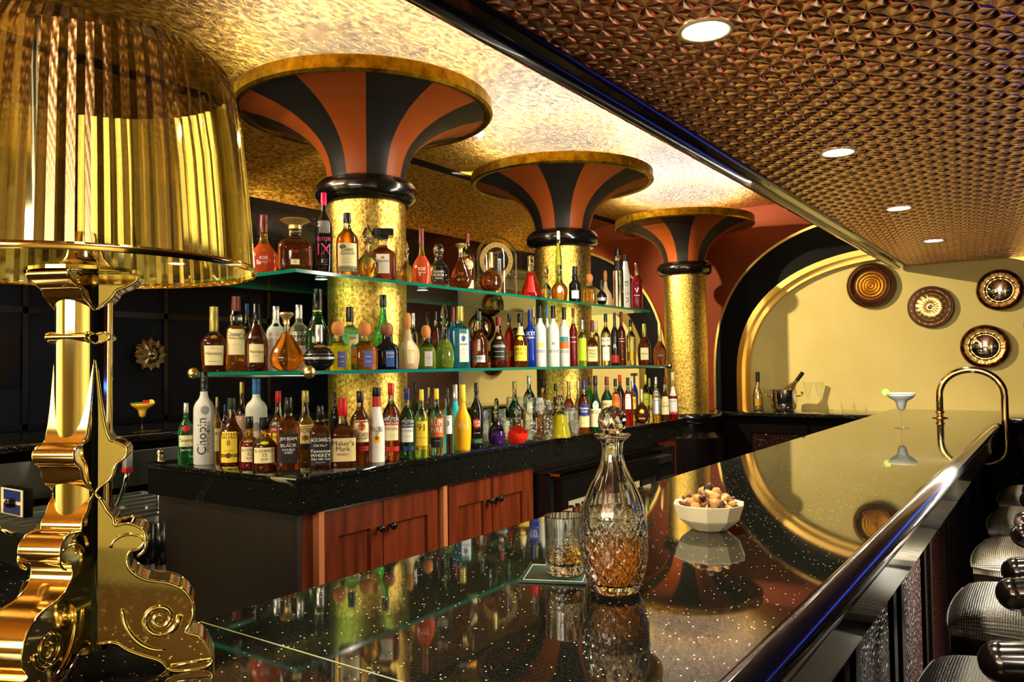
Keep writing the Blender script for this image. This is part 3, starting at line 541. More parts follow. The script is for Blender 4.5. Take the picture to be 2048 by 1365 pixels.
b(1041, 628, 31, MID, F1, 'rum_bottle', 'high', 'brown', 'black', 'c', .7, [(.12, .4, .92, 'yellow', [('APPLETON', .33, .06, 'brown'), ('ESTATE', .25, .05, 'brown'), ('~~~~~', .17, .04, 'brown')]), (.5, .58, .35, 'yellow', [], 'o'), (.6, .76, 1.2, 'tan', [])], 'brown rum bottle with bright yellow arched label on the middle shelf')
b(1061, 620, 24, MID, F1, 'vodka_bottle', 'vod', 'blue', 'navy', 'c', .9, [(.45, .68, .95, None, [('SKYY', .58, .07, 'white'), ('VODKA', .51, .03, 'white')])], 'cobalt blue vodka bottle with white lettering', 0, 'blue')
b(1068, 613, 14, MID, B1, 'rum_bottle', 'std', 'pale', 'olive', 'c', .8, [], 'pale bottle with gold neck behind the cobalt blue bottle')
GG = lambda c: [(.16, .32, .95, None, [('GREY GOOSE', .25, .045, 'black')]), (.3, .42, .9, c, [], 'r')]
b(1081, 611, 23, MID, F1, 'vodka_bottle', 'vod', 'frost', 'black', 'c', .9, GG(None)+[(.33, .39, .5, 'yellow', [])], 'frosted vodka bottle with lemon patch, first right of the cobalt bottle')
b(1095, 611, 12, MID, B1, 'vodka_bottle', 'vod', 'frost', 'blue', 'c', .9, [], 'frosted vodka bottle with blue neck behind the other frosted bottles')
b(1107, 612, 24, MID, F1, 'vodka_bottle', 'vod', 'frost', 'black', 'c', .9, GG(None)+[(.36, .4, .25, 'grey', [])], 'plain frosted vodka bottle, middle of the three frosted ones in front')
b(1129, 615, 21, MID, F1, 'vodka_bottle', 'vod', 'frost', 'black', 'c', .9, GG('orange')+[(.42, .5, .8, 'teal', [])], 'frosted vodka bottle with orange and blue picture on the middle shelf')
b(1147, 617, 17, MID, F1, 'liqueur_bottle', 'std', 'wine', 'wine', 'c', .72, [(.3, .6, .8, None, [('~~~', .5, .05, 'white'), ('~~~', .42, .05, 'white')])], 'slim dark red bottle right of the frosted vodka bottles')
b(1165, 640, 18, MID, F1, 'vodka_bottle', 'vod', 'lime', 'silver', 'c', .6, [(.12, .6, .95, 'lime', [('~~~', .4, .03, 'green'), ('~~~', .3, .03, 'green')])], 'slim clear bottle with lime green print on the middle shelf')
b(1185, 641, 21, MID, F1, 'whisky_bottle', 'mak', 'dark', 'wine', 'c', .62, [(.1, .42, .95, 'tan', [("Maker's", .34, .05, 'black'), ('Mark', .27, .05, 'black'), ('WHISKY', .2, .025, 'black')])], 'small square whisky bottle with dark red wax neck on the middle shelf')
b(1193, 642, 14, MID, B1, 'vodka_bottle', 'vod', 'pale', 'silver', 'c', .6, [], 'clear bottle with silver cap behind the wax necked bottle')
b(1212, 628, 21, MID, F1, 'rum_bottle', 'std', 'clear', 'black', 'c', .6, [(.4, .54, .95, 'white', [('MOUNT', .48, .06, 'black')]), (.1, .36, .7, 'white', [('~~', .25, .05, 'grey')])], 'clear bottle with black cap and white label right of the wax necked bottle')
b(1230, 626, 17, MID, F1, 'vodka_bottle', 'std', 'black', 'black', 'c', .9, [(.06, .2, .9, 'red', []), (.3, .42, .5, None, [('R', .36, .08, 'white')])], 'slim matte black bottle with red foot on the middle shelf')
b(1243, 624, 18, MID, F1, 'wine_bottle', 'std', 'dark', 'wine', 'c', .9, [(.35, .6, .8, None, [('~~~', .5, .05, 'white'), ('~~~', .45, .05, 'white')])], 'dark bottle with red capsule right of the matte black bottle')
b(1262, 639, 20, MID, F1, 'tequila_bottle', 'std', 'pale', 'black', 'c', .6, [(.1, .3, .9, 'gold', [])], 'pale golden bottle with black cap near the right of the middle shelf')
b(1289, 648, 26, MID, F1, 'cognac_bottle', 'vsop', 'dark', 'olive', 'c', .68, [(.13, .42, .75, 'cream', [('Hennessy', .28, .05, 'black')])], 'small dark cognac bottle with cream label near the right of the middle shelf')
b(1320, 645, 26, MID, F1, 'cognac_bottle', 'flask', 'brown', 'gold', 'c', .55, [(.1, .34, .6, 'black', [('COURVOISIER', .22, .04, 'gold')], 'o')], 'round shouldered cognac bottle at the right end of the middle shelf')
# --- lower row on the granite counter: placed by the front of the base
def cb(vb): return ('z', vb)
b(372, 807, 30, CTR, cb(931), 'gin_bottle', 'std', 'green', 'silver', 'c', .8, [(.3, .48, .95, 'cream', [('Tanqueray', .4, .06, 'black'), ('LONDON', .33, .02, 'grey')]), (.2, .28, .8, None, [('DRY GIN', .24, .03, 'white')]), (.54, .64, .55, 'red', [], 'o')], 'green gin bottle with red seal at the left end of the granite counter', 0, 'green')
b(408, 745, 40, CTR, cb(931), 'vodka_bottle', 'vod', 'frost', 'black', 'c', .95, [(.1, .6, .9, None, [('Chopin', .31, .095, 'black', 1)], 'r', -.18), (.1, .6, .5, None, [('POTATO VODKA', .3, .03, 'black', 1)], 'r', .42), (.54, .64, .42, 'grey', [], 'o', .1), (.8, .98, .2, None, [('CHOPIN', .88, .03, 'white', 1)])], 'tall frosted potato vodka bottle with black neck and slanted script')
b(434, 795, 16, CTR, cb(921), 'rum_bottle', 'std', 'gold', 'olive', 'c', .7, [(.14, .5, .95, 'tan', [('CARTA', .42, .04, 'brown'), ('~~~', .3, .04, 'brown')])], 'pale rum bottle with gold cap between the frosted bottle and the yellow labelled one')
b(450, 810, 16, CTR, cb(905), 'vodka_bottle', 'std', 'clear', 'navy', 'c', .7, [], 'clear bottle with dark blue cap behind the yellow labelled rum')
b(463, 797, 46, CTR, cb(931), 'rum_bottle', 'high', 'dark', 'green', 'c', .75, [(.04, .5, .72, 'yellow', [('BACARDÍ', .42, .05, 'black'), ('8', .33, .08, 'brown'), ('~~~~', .22, .04, 'black')], 'r', -.25), (.12, .17, .72, 'brown', [], 'r', -.25), (.1, .19, .22, 'wine' if 'wine' in LM else 'brown', [], 'o', -.25)], 'dark rum bottle with tall yellow label numbered 8')
b(484, 765, 26, CTR, cb(900), 'rum_bottle', 'high', 'pink', 'olive', 'c', .5, [], 'clear pinkish bottle with gold neck behind the yellow labelled rum')
b(513, 758, 42, CTR, cb(908), 'vodka_bottle', 'vod', 'frost', 'blue', 'c', .95, [(.3, .5, .8, None, [('GREY GOOSE', .2, .04, 'black')]), (.3, .42, .6, 'grey', [], 'o')], 'big frosted vodka bottle with blue neck standing behind the two squat rum bottles')
b(499, 834, 37, CTR, cb(938), 'rum_bottle', 'ald', 'wine', 'black', 'c', .55, [(.13, .42, .95, 'cream', [('EL DORADO', .36, .055, 'black'), ('12', .28, .07, 'brown'), ('RUM', .2, .04, 'black')]), (.5, .56, .35, 'gold', [], 'o')], 'squat red rum bottle with cream label numbered 12', 0, 'gold')
b(529, 836, 47, CTR, cb(943), 'rum_bottle', 'ald', 'dark', 'black', 'c', .55, [(.15, .44, .95, 'cream', [('EL DORADO', .38, .055, 'black'), ('15', .3, .07, 'brown'), ('RUM', .22, .04, 'black')]), (.5, .56, .35, 'lime', [], 'o')], 'squat dark rum bottle with cream label numbered 15', 0, 'gold')
b(557, 783, 34, CTR, cb(915), 'rum_bottle', 'high', 'amber', 'red', 'c', .6, [(.45, .54, .95, 'black', [('APPLETON', .5, .05, 'white')]), (.38, .45, .95, 'red', [('JAMAICA RUM', .415, .03, 'white')]), (.1, .37, .7, 'yellow', [('SPECIAL', .3, .04, 'brown')])], 'amber rum bottle with red cap, behind the black labelled bourbon at left')
b(577, 796, 45, CTR, cb(941), 'whisky_bottle', 'sq', 'brown', 'black', 'c', .7, [(.1, .5, .72, 'black', [('JIM BEAM', .43, .045, 'white'), ('BLACK', .34, .045, 'white'), ('DOUBLE', .28, .03, 'white'), ('AGED', .24, .03, 'white')]), (.365, .4, .16, 'red', [], 'o')], 'square bourbon bottle with tall black label and white lettering')
b(611, 782, 42, CTR, cb(925), 'whisky_bottle', 'high', 'gold', 'olive', 'c', .6, [(.26, .52, .95, 'cream', [("TEACHER'S", .44, .06, 'black')]), (.3, .38, .35, 'gold', [('T', .34, .05, 'black')], 'o'), (.18, .25, .95, 'black', [])], 'golden whisky bottle with cream label between the two black labelled bottles')
b(641, 813, 42, CTR, cb(938), 'whisky_bottle', 'sq', 'dark', 'black', 'c', .7, [(.06, .52, .9, 'black', [("JACK DANIEL'S", .46, .06, 'white'), ('Old No.7', .37, .035, 'white'), ('Tennessee', .28, .05, 'white'), ('WHISKEY', .21, .05, 'white'), ('70cl 40% Vol', .15, .035, 'white'), ('~~~~~~', .1, .03, 'white')])], 'square black labelled Tennessee whiskey bottle left of the red wax bottle')
b(672, 784, 22, CTR, cb(905), 'wine_bottle', 'std', 'black', 'black', 'c', .7, [], 'black bottle standing behind the red wax topped whisky')
b(692, 768, 34, CTR, cb(905), 'whisky_bottle', 'high', 'dark', 'silver', 'c', .7, [(.7, .76, 1.2, 'white', [])], 'dark bottle with silver cap behind the red wax topped whisky', 0, 'dgreen')
b(686, 797, 52, CTR, cb(937), 'whisky_bottle', 'mak', 'dark', 'red', 'c', .6, [(.08, .42, .97, 'tan', [("Maker's", .34, .07, 'black'), ('Mark', .26, .07, 'black'), ('WHISKY', .18, .035, 'black')])], 'broad whisky bottle with bright red wax neck and big cream label')
b(718, 768, 24, CTR, cb(905), 'whisky_bottle', 'std', 'dark', 'black', 'c', .7, [(.7, .74, 1.2, 'white', [])], 'bottle with black and white neck behind the rum with bat badge')
b(721, 783, 41, CTR, cb(931), 'rum_bottle', 'std', 'brown', 'black', 'c', .78, [(.3, .6, .75, 'cream', [('BACARDI', .4, .055, 'brown'), ('OAKHEART', .35, .035, 'brown')], 'r', .15), (.45, .57, .36, 'red', [('~', .51, .08, 'black')], 'o', .15), (.18, .24, .7, 'red', [('SPICED RUM', .21, .03, 'black')], 'r', .15)], 'brown rum bottle with cream shield label and round red bat badge')
b(754, 776, 31, CTR, cb(928), 'liqueur_bottle', 'mali', 'white', 'black', 'c', .95, [(.3, .5, .9, None, [('MALIBU', .44, .07, 'black'), ('~~~', .2, .02, 'grey')]), (.25, .37, .45, 'yellow', [], 'o'), (.29, .36, .25, 'red', [], 'o'), (.36, .42, .45, None, [('\\|/', .39, .05, 'black')]), (.74, .88, 1.3, 'red', [])], 'white coconut rum bottle with palm tree and sun picture')
b(783, 767, 36, CTR, cb(922), 'rum_bottle', 'std', 'brown', 'red', 'c', .68, [(.5, .56, .95, 'black', [('APPLETON', .53, .05, 'white')]), (.46, .5, .95, 'red', [('JAMAICA RUM', .48, .03, 'white')]), (.26, .455, .85, 'cream', [('SPECIAL', .41, .035, 'brown'), ('~~~~', .33, .03, 'grey')]), (.12, .18, .95, 'red', []), (.84, .86, .3, 'white', [])], 'brown rum bottle with red cap and red banded label right of the palm tree bottle')
b(798, 783, 12, CTR, cb(890), 'rum_bottle', 'std', 'amber', 'olive', 'c', .7, [], 'small amber bottle with gold cap between the red and blue capped rums')
b(815, 778, 32, CTR, cb(919), 'rum_bottle', 'std', 'dgreen', 'navy', 'c', .7, [(.5, .57, .95, 'black', [('APPLETON', .53, .05, 'white')]), (.45, .5, .95, 'navy', [('JAMAICA RUM', .475, .03, 'white')]), (.24, .445, .8, 'white', [('GENESIS', .4, .035, 'grey'), ('~~~~', .32, .03, 'brown')]), (.12, .18, .95, 'navy', [])], 'clear rum bottle with blue cap and blue banded label', 0, 'clear')
b(831, 766, 14, CTR, cb(890), 'wine_bottle', 'std', 'dgreen', 'black', 'c', .8, [], 'dark green bottle behind the blue capped rum', 0, 'dgreen')
b(844, 780, 27, CTR, cb(917), 'rum_bottle', 'std', 'lime', 'yellow', 'c', .6, [(.16, .54, .95, 'yellow', [('91', .44, .1, 'brown'), ('~~~~', .3, .05, 'red')]), (.12, .18, .95, 'gold', [])], 'pale bottle with yellow cap and bright yellow label', 0, 'clear')
b(858, 776, 16, CTR, cb(895), 'vodka_bottle', 'std', 'clear', 'olive', 'c', .6, [], 'clear bottle with gold cap behind the bright yellow label')
b(874, 778, 29, CTR, cb(912), 'rum_bottle', 'std', 'pale', 'yellow', 'c', .62, [(.28, .56, .95, 'orange', [('RUM', .49, .1, 'white'), ('FIRE', .38, .08, 'white')]), (.12, .27, .95, 'black', [('~~~~', .22, .03, 'white')])], 'clear rum bottle with yellow cap and orange flame label', 0, 'clear')
b(895, 777, 24, CTR, cb(908), 'rum_bottle', 'std', 'clear', 'black', 'c', .6, [(.3, .58, .8, 'white', [('EL DORADO', .55, .03, 'grey'), ('3', .46, .08, 'black')], 'r', .1)], 'clear rum bottle with black cap and white label numbered 3')
b(911, 770, 30, CTR, cb(893), 'liqueur_bottle', 'ali', 'cyan', 'silver', 'c', .95, [], 'turquoise liqueur bottle behind the orange one')
b(926, 770, 34, CTR, cb(902), 'liqueur_bottle', 'ali', 'opaque_orange', 'yellow', 'c', .95, [(.28, .42, .85, None, [('Alizé', .37, .1, 'cream'), ('~~~~', .25, .02, 'cream'), ('~~~~', .21, .02, 'cream')])], 'bright orange yellow liqueur bottle with gold neck')
b(954, 766, 26, CTR, cb(898), 'rum_bottle', 'std', 'black', 'black', 'c', .8, [(.3, .46, .55, 'red', [('Havana', .41, .05, 'white'), ('Club', .36, .05, 'white')], 'o'), (.08, .15, .95, 'green', [('~~~', .115, .03, 'white')]), (.2, .27, .8, None, [('~~~', .24, .04, 'white')])], 'dark rum bottle with round red label right of the orange liqueur')
b(994, 797, 34, CTR, cb(889), 'crystal_decanter', 'dec', 'purple', 'glass', 'b', .3, [], 'crystal decanter of deep purple drink on the granite counter', 14)
b(1036, 812, 41, CTR, cb(888), 'crystal_decanter', 'low', 'scarlet', 'glass', 'b', .26, [], 'wide crystal decanter of bright red drink on the granite counter', 14)
b(1121, 790, 40, CTR, cb(877), 'crystal_decanter', 'con', 'yellow', 'glass', 'b', .5, [], 'conical crystal ewer of bright yellow drink on the granite counter')
b(1028, 763, 24, CTR, ('x', -2.42), 'gin_bottle', 'high', 'dgreen', 'olive', 'c', .6, [], 'clear dark shouldered bottle with gold cap behind the crystal glasses')
b(1057, 752, 25, CTR, ('x', -2.42), 'gin_bottle', 'std', 'clear', 'silver', 'c', .6, [(.1, .5, .5, 'cream', [])], 'clear bottle with silver capsule, highest behind the crystal glasses')
b(1086, 760, 28, CTR, ('x', -2.42), 'whisky_bottle', 'high', 'amber', 'black', 'c', .72, [], 'amber round shouldered bottle with black cap behind the crystal glasses')
b(1110, 768, 20, CTR, ('x', -2.38), 'whisky_bottle', 'high', 'dark', 'black', 'c', .7, [], 'dark bottle with black cap before the middle column foot')
b(1136, 763, 22, CTR, ('x', -2.30), 'whisky_bottle', 'high', 'brown', 'olive', 'c', .6, [(.1, .35, .9, 'cream', [])], 'brown bottle with olive cap before the middle column foot')
b(1155, 763, 16, CTR, ('x', -2.28), 'rum_bottle', 'high', 'gold', 'gold', 'c', .6, [(.1, .35, .9, 'tan', [])], 'golden bottle with gold cap left of the blue labelled dark rum')
b(1169, 762, 24, CTR, cb(868), 'rum_bottle', 'std', 'brown', 'navy', 'c', .7, [(.32, .56, .85, 'navy', [('Havana', .48, .045, 'white'), ('Club', .42, .045, 'white')]), (.12, .34, .95, 'tan', [('~~~', .2, .03, 'green')])], 'dark rum bottle with deep blue shield label')
b(1180, 754, 16, CTR, cb(852), 'liqueur_bottle', 'std', 'green', 'black', 'c', .8, [], 'green necked bottle behind the blue labelled dark rum', 0, 'green')
b(1192, 752, 25, CTR, cb(866), 'liqueur_bottle', 'high', 'dgreen', 'black', 'c', .75, [(.1, .42, .95, 'cream', [('FERNET-BRANCA', .36, .06, 'black')]), (.4, .56, .5, 'mint', [('~', .5, .08, 'brown')], 'o')], 'dark green bitters bottle with eagle and globe label', 0, 'dgreen')
b(1215, 754, 24, CTR, cb(862), 'whisky_bottle', 'std', 'dgreen', 'wine', 'c', .72, [(.12, .56, .95, 'tan', [('JAMESON', .48, .05, 'black'), ('~~~', .35, .05, 'black')])], 'green whiskey bottle with dark red cap and tan label')
b(1232, 758, 20, CTR, cb(858), 'liqueur_bottle', 'std', 'orange', 'black', 'c', .7, [(.15, .56, .95, 'orange', [('APEROL', .28, .07, 'white'), ('~~', .5, .04, 'cream')])], 'orange labelled aperitif bottle with black cap')
b(1241, 750, 20, CTR, cb(846), 'liqueur_bottle', 'std', 'black', 'red', 'c', .8, [], 'black bottle with red cap behind the orange aperitif', 0, 'dgreen')
b(1257, 756, 20, CTR, cb(853), 'liqueur_bottle', 'std', 'red', 'black', 'c', .7, [(.35, .66, .6, 'white', [('~~', .5, .05, 'grey')])], 'dark red bottle with black cap and narrow white label')
b(1266, 762, 16, CTR, cb(843), 'rum_bottle', 'std', 'gold', 'silver', 'c', .7, [(.3, .6, .9, 'yellow', [('GOLD', .5, .08, 'brown')])], 'small gold bottle with yellow label behind the round dark flask')
b(1270, 747, 14, CTR, cb(838), 'liqueur_bottle', 'std', 'blue', 'black', 't', .8, [], 'dark blue bottle with wide T shaped black stopper', 0, 'black')
b(1284, 779, 30, CTR, cb(849), 'whisky_bottle', 'orb', 'dark', 'gold', 'c', .7, [(.3, .42, .35, 'yellow', [], 'o'), (.14, .18, .5, None, [('DRAMBUIE', .16, .05, 'cream')])], 'round dark brown flask with gold cap and yellow seal')
b(1292, 750, 16, CTR, cb(838), 'liqueur_bottle', 'std', 'pale', 'yellow', 'c', .6, [(.3, .56, .9, 'lime', [('~~', .45, .08, 'green')])], 'bottle with cream yellow cap and lime label behind the dark flask')
b(1300, 757, 14, CTR, cb(834), 'rum_bottle', 'std', 'clear', 'olive', 'c', .6, [], 'clear bottle with olive cap behind the silver blue labelled bottle')
b(1313, 755, 18, CTR, cb(847), 'tequila_bottle', 'std', 'gold', 'silver', 'c', .6, [(.2, .7, .9, 'silver', [('~~', .5, .15, 'teal')])], 'clear bottle with silvery blue label near the right end of the counter')
b(1331, 755, 18, CTR, cb(843), 'liqueur_bottle', 'high', 'dark', 'wine', 'c', .65, [(.15, .56, .95, 'cream', [('~~~', .42, .06, 'black'), ('CREAM', .34, .05, 'black')])], 'bottle with dark cap and cream label, second from the right end of the counter')
b(1347, 745, 19, CTR, cb(841), 'liqueur_bottle', 'high', 'wine', 'cream', 'c', .7, [(.15, .7, .95, 'white', [('~~', .55, .08, 'red'), ('~~', .4, .08, 'black')]), (.12, .18, .95, 'red', [])], 'tall pale capped bottle with red and white label at the right end of the counter')
placed = []; rows = []
for r in A:
    u, vt, w, z, pl, name, kind, liq, cap, ck, fill, labels, lab = r[:13]
    cut = r[13] if len(r) > 13 else 0; neck = r[14] if len(r) > 14 else None
    if pl[0] == 'x': p = at(u, 700, 0, pl[1])
    elif pl[0] == 'y': p = at(u, 700, 1, pl[1])
    else:
        p = at(u, pl[1], 2, z); R = w/2/F_PX*depth((p.x, p.y, z)); d = Vector((p.x, p.y, 0)).normalized(); p = p+d*R*.85
    p.z = z; rows.append((depth(p), r, p))
rows.sort(key=lambda q: q[0])
for D0, r, p in rows:
    u, vt, w, z, pl, name, kind, liq, cap, ck, fill, labels, lab = r[:13]
    cut = r[13] if len(r) > 13 else 0; neck = r[14] if len(r) > 14 else None
    d = Vector((p.x, p.y, 0)).normalized(); fl = min(1, SH[kind][4]+.15); sh_ = 0; f = 1.
    while True:
        R = w/2/F_PX*depth(p)*f
        hit = [q for q in placed if q[2] == z and sqrt((p.x-q[0])**2+(p.y-q[1])**2) < (R*fl+q[3]*q[4])*.97]
        if not hit: break
        nx = p+d*.008; col_ = any(sqrt((nx.x-XC)**2+(nx.y-cy_)**2) < .175+R*fl for cy_, _, _ in COLY)
        if sh_ > .2 or col_: f -= .03
        else: p = nx; sh_ += .008
        if f < .75: break
    D = depth(p); dd = CF+CR*((u-1024)/F_PX)+CU*((682.5-vt)/F_PX); H = (CC+dd*D).z-z
    bottle(name, (p.x, p.y, z+.0005), face_cam(p), H, R, kind, liq, cap, labels, lab, fill, None, ck, neck, cut)
    placed.append((p.x, p.y, z, R, fl))
# glass dome with gilt horseshoe
p = at(995, 700, 0, -2.45); D = depth((p.x, p.y, ZT)); R = 41/F_PX*D; HD = 128/F_PX*D
t = empty('glass_dome', (p.x, p.y, ZT), face_cam(p), 'tall clear glass dome over a gold horseshoe on the upper shelf', 'dome')
bm = bmesh.new(); lathe(bm, [(0, R*1.0), (.1, R), (HD-R, R)]+[(HD-R+R*sin(a*pi/16), R*cos(a*pi/16)) for a in range(1, 8)]+[(HD, .002)], 40, close=False)
lathe(bm, [(0, R*.965), (HD-R, R*.965)]+[(HD-R+R*.96*sin(a*pi/16), R*.96*cos(a*pi/16)) for a in range(1, 8)]+[(HD-R*.04, .002)], 40, close=False)
finish(bm, 'dome_glass', M['thin'], t)
t = empty('gold_horseshoe', (p.x, p.y, ZT+.0), face_cam(p), 'big gold horseshoe ornament with studs under the glass dome', 'ornament')
ZH = HD*.62; AH = R*.70
hc = [(.016, .03), (.017, .06), (.022, .09)]+[(AH*cos(q), ZH+AH*1.1*sin(q)) for q in [radians(-52+i*284/36) for i in range(37)]]+[(-.022, .09), (-.017, .06), (-.016, .03)]
bm = bmesh.new(); rr = []
for i, (x, z) in enumerate(hc):
    x0, z0 = hc[max(0, i-1)]; x1, z1 = hc[min(len(hc)-1, i+1)]; tx, tz = x1-x0, z1-z0; l_ = sqrt(tx*tx+tz*tz) or 1; nx_, nz_ = tz/l_, -tx/l_; w_ = .012 if 3 <= i <= len(hc)-4 else .007
    rr.append([bm.verts.new(q) for q in ((x-nx_*w_, -.006, z-nz_*w_), (x+nx_*w_, -.006, z+nz_*w_), (x+nx_*w_, .006, z+nz_*w_), (x-nx_*w_, .006, z-nz_*w_))])
for i in range(len(hc)-1):
    for k in range(4): bm.faces.new((rr[i][k], rr[i][(k+1) % 4], rr[i+1][(k+1) % 4], rr[i+1][k]))
bm.faces.new(rr[0]); bm.faces.new(rr[-1][::-1]); finish(bm, 'shoe', M['gilt'], t, sharp=30)
bm = bmesh.new()
for i in range(4, len(hc)-4, 2): x, z = hc[i]; box(bm, x-.002, x+.002, -.0075, -.006, z-.002, z+.002)
finish(bm, 'nail_holes', CAP['black'], t, smooth=False)
bm = bmesh.new(); lathe(bm, [(0, .03), (.01, .03), (.015, .008), (.05, .006), (.06, .006)], 20); finish(bm, 'stand', M['gilt'], t)
# glasses on the counter
def stemware(name, loc, H, R, kind, lab, group, cut=True, parent_mat='cutthin'):
    t = empty(name, loc, random.random(), lab, 'glass', group)
    if kind == 'wine':
        pr_ = [(0, R*.8), (.003, R*.75), (.008, .006), (H*.45, .005), (H*.5, R*.4), (H*.6, R*.85), (H*.75, R), (H, R*.88)]; inn = [(H, R*.84), (H*.75, R*.95), (H*.6, R*.8), (H*.52, R*.3)]
    elif kind == 'flute': pr_ = [(0, R*1.1), (.003, R), (.008, .004), (H*.4, .004), (H*.44, R*.25), (H*.7, R*.7), (H, R*1.1)]; inn = [(H, R*1.05), (H*.7, R*.64), (H*.47, R*.2)]
    elif kind == 'marg': pr_ = [(0, .036), (.003, .034), (.007, .0045), (.075, .004), (.085, .012), (.1, .02), (.13, .026), (.14, .032), (.152, .053), (.165, .066), (H, .068)]; inn = [(H, .0665), (.165, .0645), (.153, .0515), (.141, .03), (.13, .0245), (.1, .018), (.09, .006)]
    else: pr_ = [(0, R*.86), (.004, R*.9), (H, R)]; inn = [(H, R*.94), (.015, R*.84)]
    rf = (lambda a, z: 1-.05*abs(sin(a*8+z*160))*abs(sin(a*8-z*160)) if (z < H*.6 if kind != 'wine' else H*.5 < z < H*.8) else 1) if cut else None
    bm = bmesh.new(); lathe(bm, pr_+inn, 48 if cut else 32, rf=rf); finish(bm, 'bowl_glass' if kind != 'tumbler' else 'tumbler_glass', M[parent_mat], t, sharp=60)
    return t
G = [(970, 868, 'tumbler', 28, 784), (1000, 868, 'tumbler', 26, 784), (968, 882, 'tumbler', 26, 838), (1015, 880, 'tumbler', 24, 836), (1060, 880, 'tumbler', 28, 840), (1062, 868, 'wine', 24, 796), (1082, 874, 'wine', 28, 796), (1098, 864, 'wine', 22, 800), (1045, 862, 'wine', 22, 794), (1024, 860, 'wine', 22, 794), (1096, 880, 'tumbler', 24, 832), (1148, 866, 'tumbler', 22, 812), (1150, 872, 'tumbler', 20, 842), (1140, 862, 'tumbler', 20, 818), (1078, 858, 'wine', 20, 795)]
for u, vb, kd, w, vt in G:
    p = at(u, vb, 2, CTR); D = depth(p); R = w/2/F_PX*D; H = (vb-vt)/F_PX*D
    if kd == 'wine': H = min(H, .2)
    else: H = min(H, .13)
    stemware('stemmed_glass' if kd == 'wine' else 'crystal_tumbler', (p.x, p.y, CTR+.0005), H, R, kd, 'cut crystal stemmed glass among the glasses behind the coloured decanters' if kd == 'wine' else 'cut crystal tumbler among the glasses round the coloured decanters', 'crystal stemmed glasses on the granite counter' if kd == 'wine' else 'crystal tumblers on the granite counter')
# ------------------------------------------------------------------ front bar
t = empty('bar_counter', (-.65, 3, 0), 0, 'long polished black granite bar counter with rounded lacquered edge', 'bar')
bm = bmesh.new()
prism(bm, [(-.985, .652), (-.985, 6.235), (-.315, 6.235), (-.315, -.6), (-2.9, -.6), (-2.9, .652)], 1.075, 1.1)
o = P(finish(bm, 'granite_top', M['granite'], smooth=False), t)
P(boxo('slab_joint', -.985, -.315, .6475, .6495, 1.0998, 1.1004, mat('8a9070', rough=.5)), t)
bm = bmesh.new(); q = [(-.315+.034*cos(a), 1.066+.034*sin(a)) for a in [pi/2-pi*i/12 for i in range(13)]]
prism(bm, [(-.3152, 1.0998)]+q[1:]+[(-.36, 1.032), (-.36, 1.07)], -.6, 6.235, axis=1); P(finish(bm, 'rounded_edge', M['bwood'] if False else mat('05070b', rough=.14, coat=.4), smooth=True, sharp=40), t)
P(boxo('polished_apron', -.36, -.30, -.6, 6.235, .955, 1.034, mat('0a0a08', rough=.08, spec=.45)), t)
P(boxo('base_cabinet', -.93, -.42, .45, 6.235, 0, 1.075, M['dark']), t)
P(boxo('base_return', -2.9, -.42, -.4, .6, 0, 1.075, M['dark']), t)
for i in range(9):
    y = .7+i*.62
    bm = bmesh.new(); x = -.42
    for a in ((y, y+.05, .12, .95), (y+.5, y+.55, .12, .95), (y+.05, y+.5, .88, .95), (y+.05, y+.5, .12, .2)): box(bm, x, x+.02, a[0], a[1], a[2], a[3])
    box(bm, x, x+.03, y-.05, y-.01, .05, .97)
    P(finish(bm, 'front_panel', M['dark'], smooth=False), t)
    P(boxo('leather_inset', x, x+.008, y+.06, y+.49, .21, .87, M['croc']), t)
# far wall ledge cabinet
t = empty('wall_cabinet', (-1, 6.5, 0), 0, 'dark low cabinet with granite ledge along the cream arch wall', 'cabinet')
P(boxo('ledge', -2.42, 3.0, 6.24, 6.79, 1.02, 1.05, M['granite'], bev=.004), t); P(boxo('carcass', -2.36, 3.0, 6.32, 6.73, 0, 1.02, M['dark']), t)
for i, x in enumerate((-2.05, -1.45, -.25, .3)):
    bm = bmesh.new()
    for a in ((x-.08, x, .1, .95), (x+.36, x+.44, .1, .95), (x, x+.36, .885, .95), (x, x+.36, .1, .18)): box(bm, a[0], a[1], 6.30, 6.32, a[2], a[3])
    d = P(finish(bm, 'door', M['dark'], smooth=False), t); g = boxo('leather_inset', x, x+.36, 6.311, 6.319, .18, .885, M['croc']); g.parent = d
t = empty('wall_cabinet', (-5, 6.5, 0), 0, 'dark cabinet ledge under the second arch beyond the island', 'cabinet')
P(boxo('ledge', -5.42, -3.0, 6.24, 6.79, 1.02, 1.05, M['granite'], bev=.004), t); P(boxo('carcass', -5.42, -3.05, 6.32, 6.73, 0, 1.02, M['dark']), t)
# second bar beyond the island
t = empty('far_bar_counter', (-4.4, 3, 0), 0, 'second dark bar counter beyond the island with a yellow cocktail on it', 'bar')
P(boxo('granite_top', -4.85, -4.12, -.6, 5.8, 1.06, 1.1, M['granite'], bev=.004), t); P(boxo('base_cabinet', -4.75, -4.2, -.6, 5.8, 0, 1.06, M['dark']), t)
bm = bmesh.new(); tube(bm, [(-4.118, -.6, 1.098), (-4.118, 5.8, 1.098)], .002, 6); P(finish(bm, 'edge_trim', M['chrome']), t)
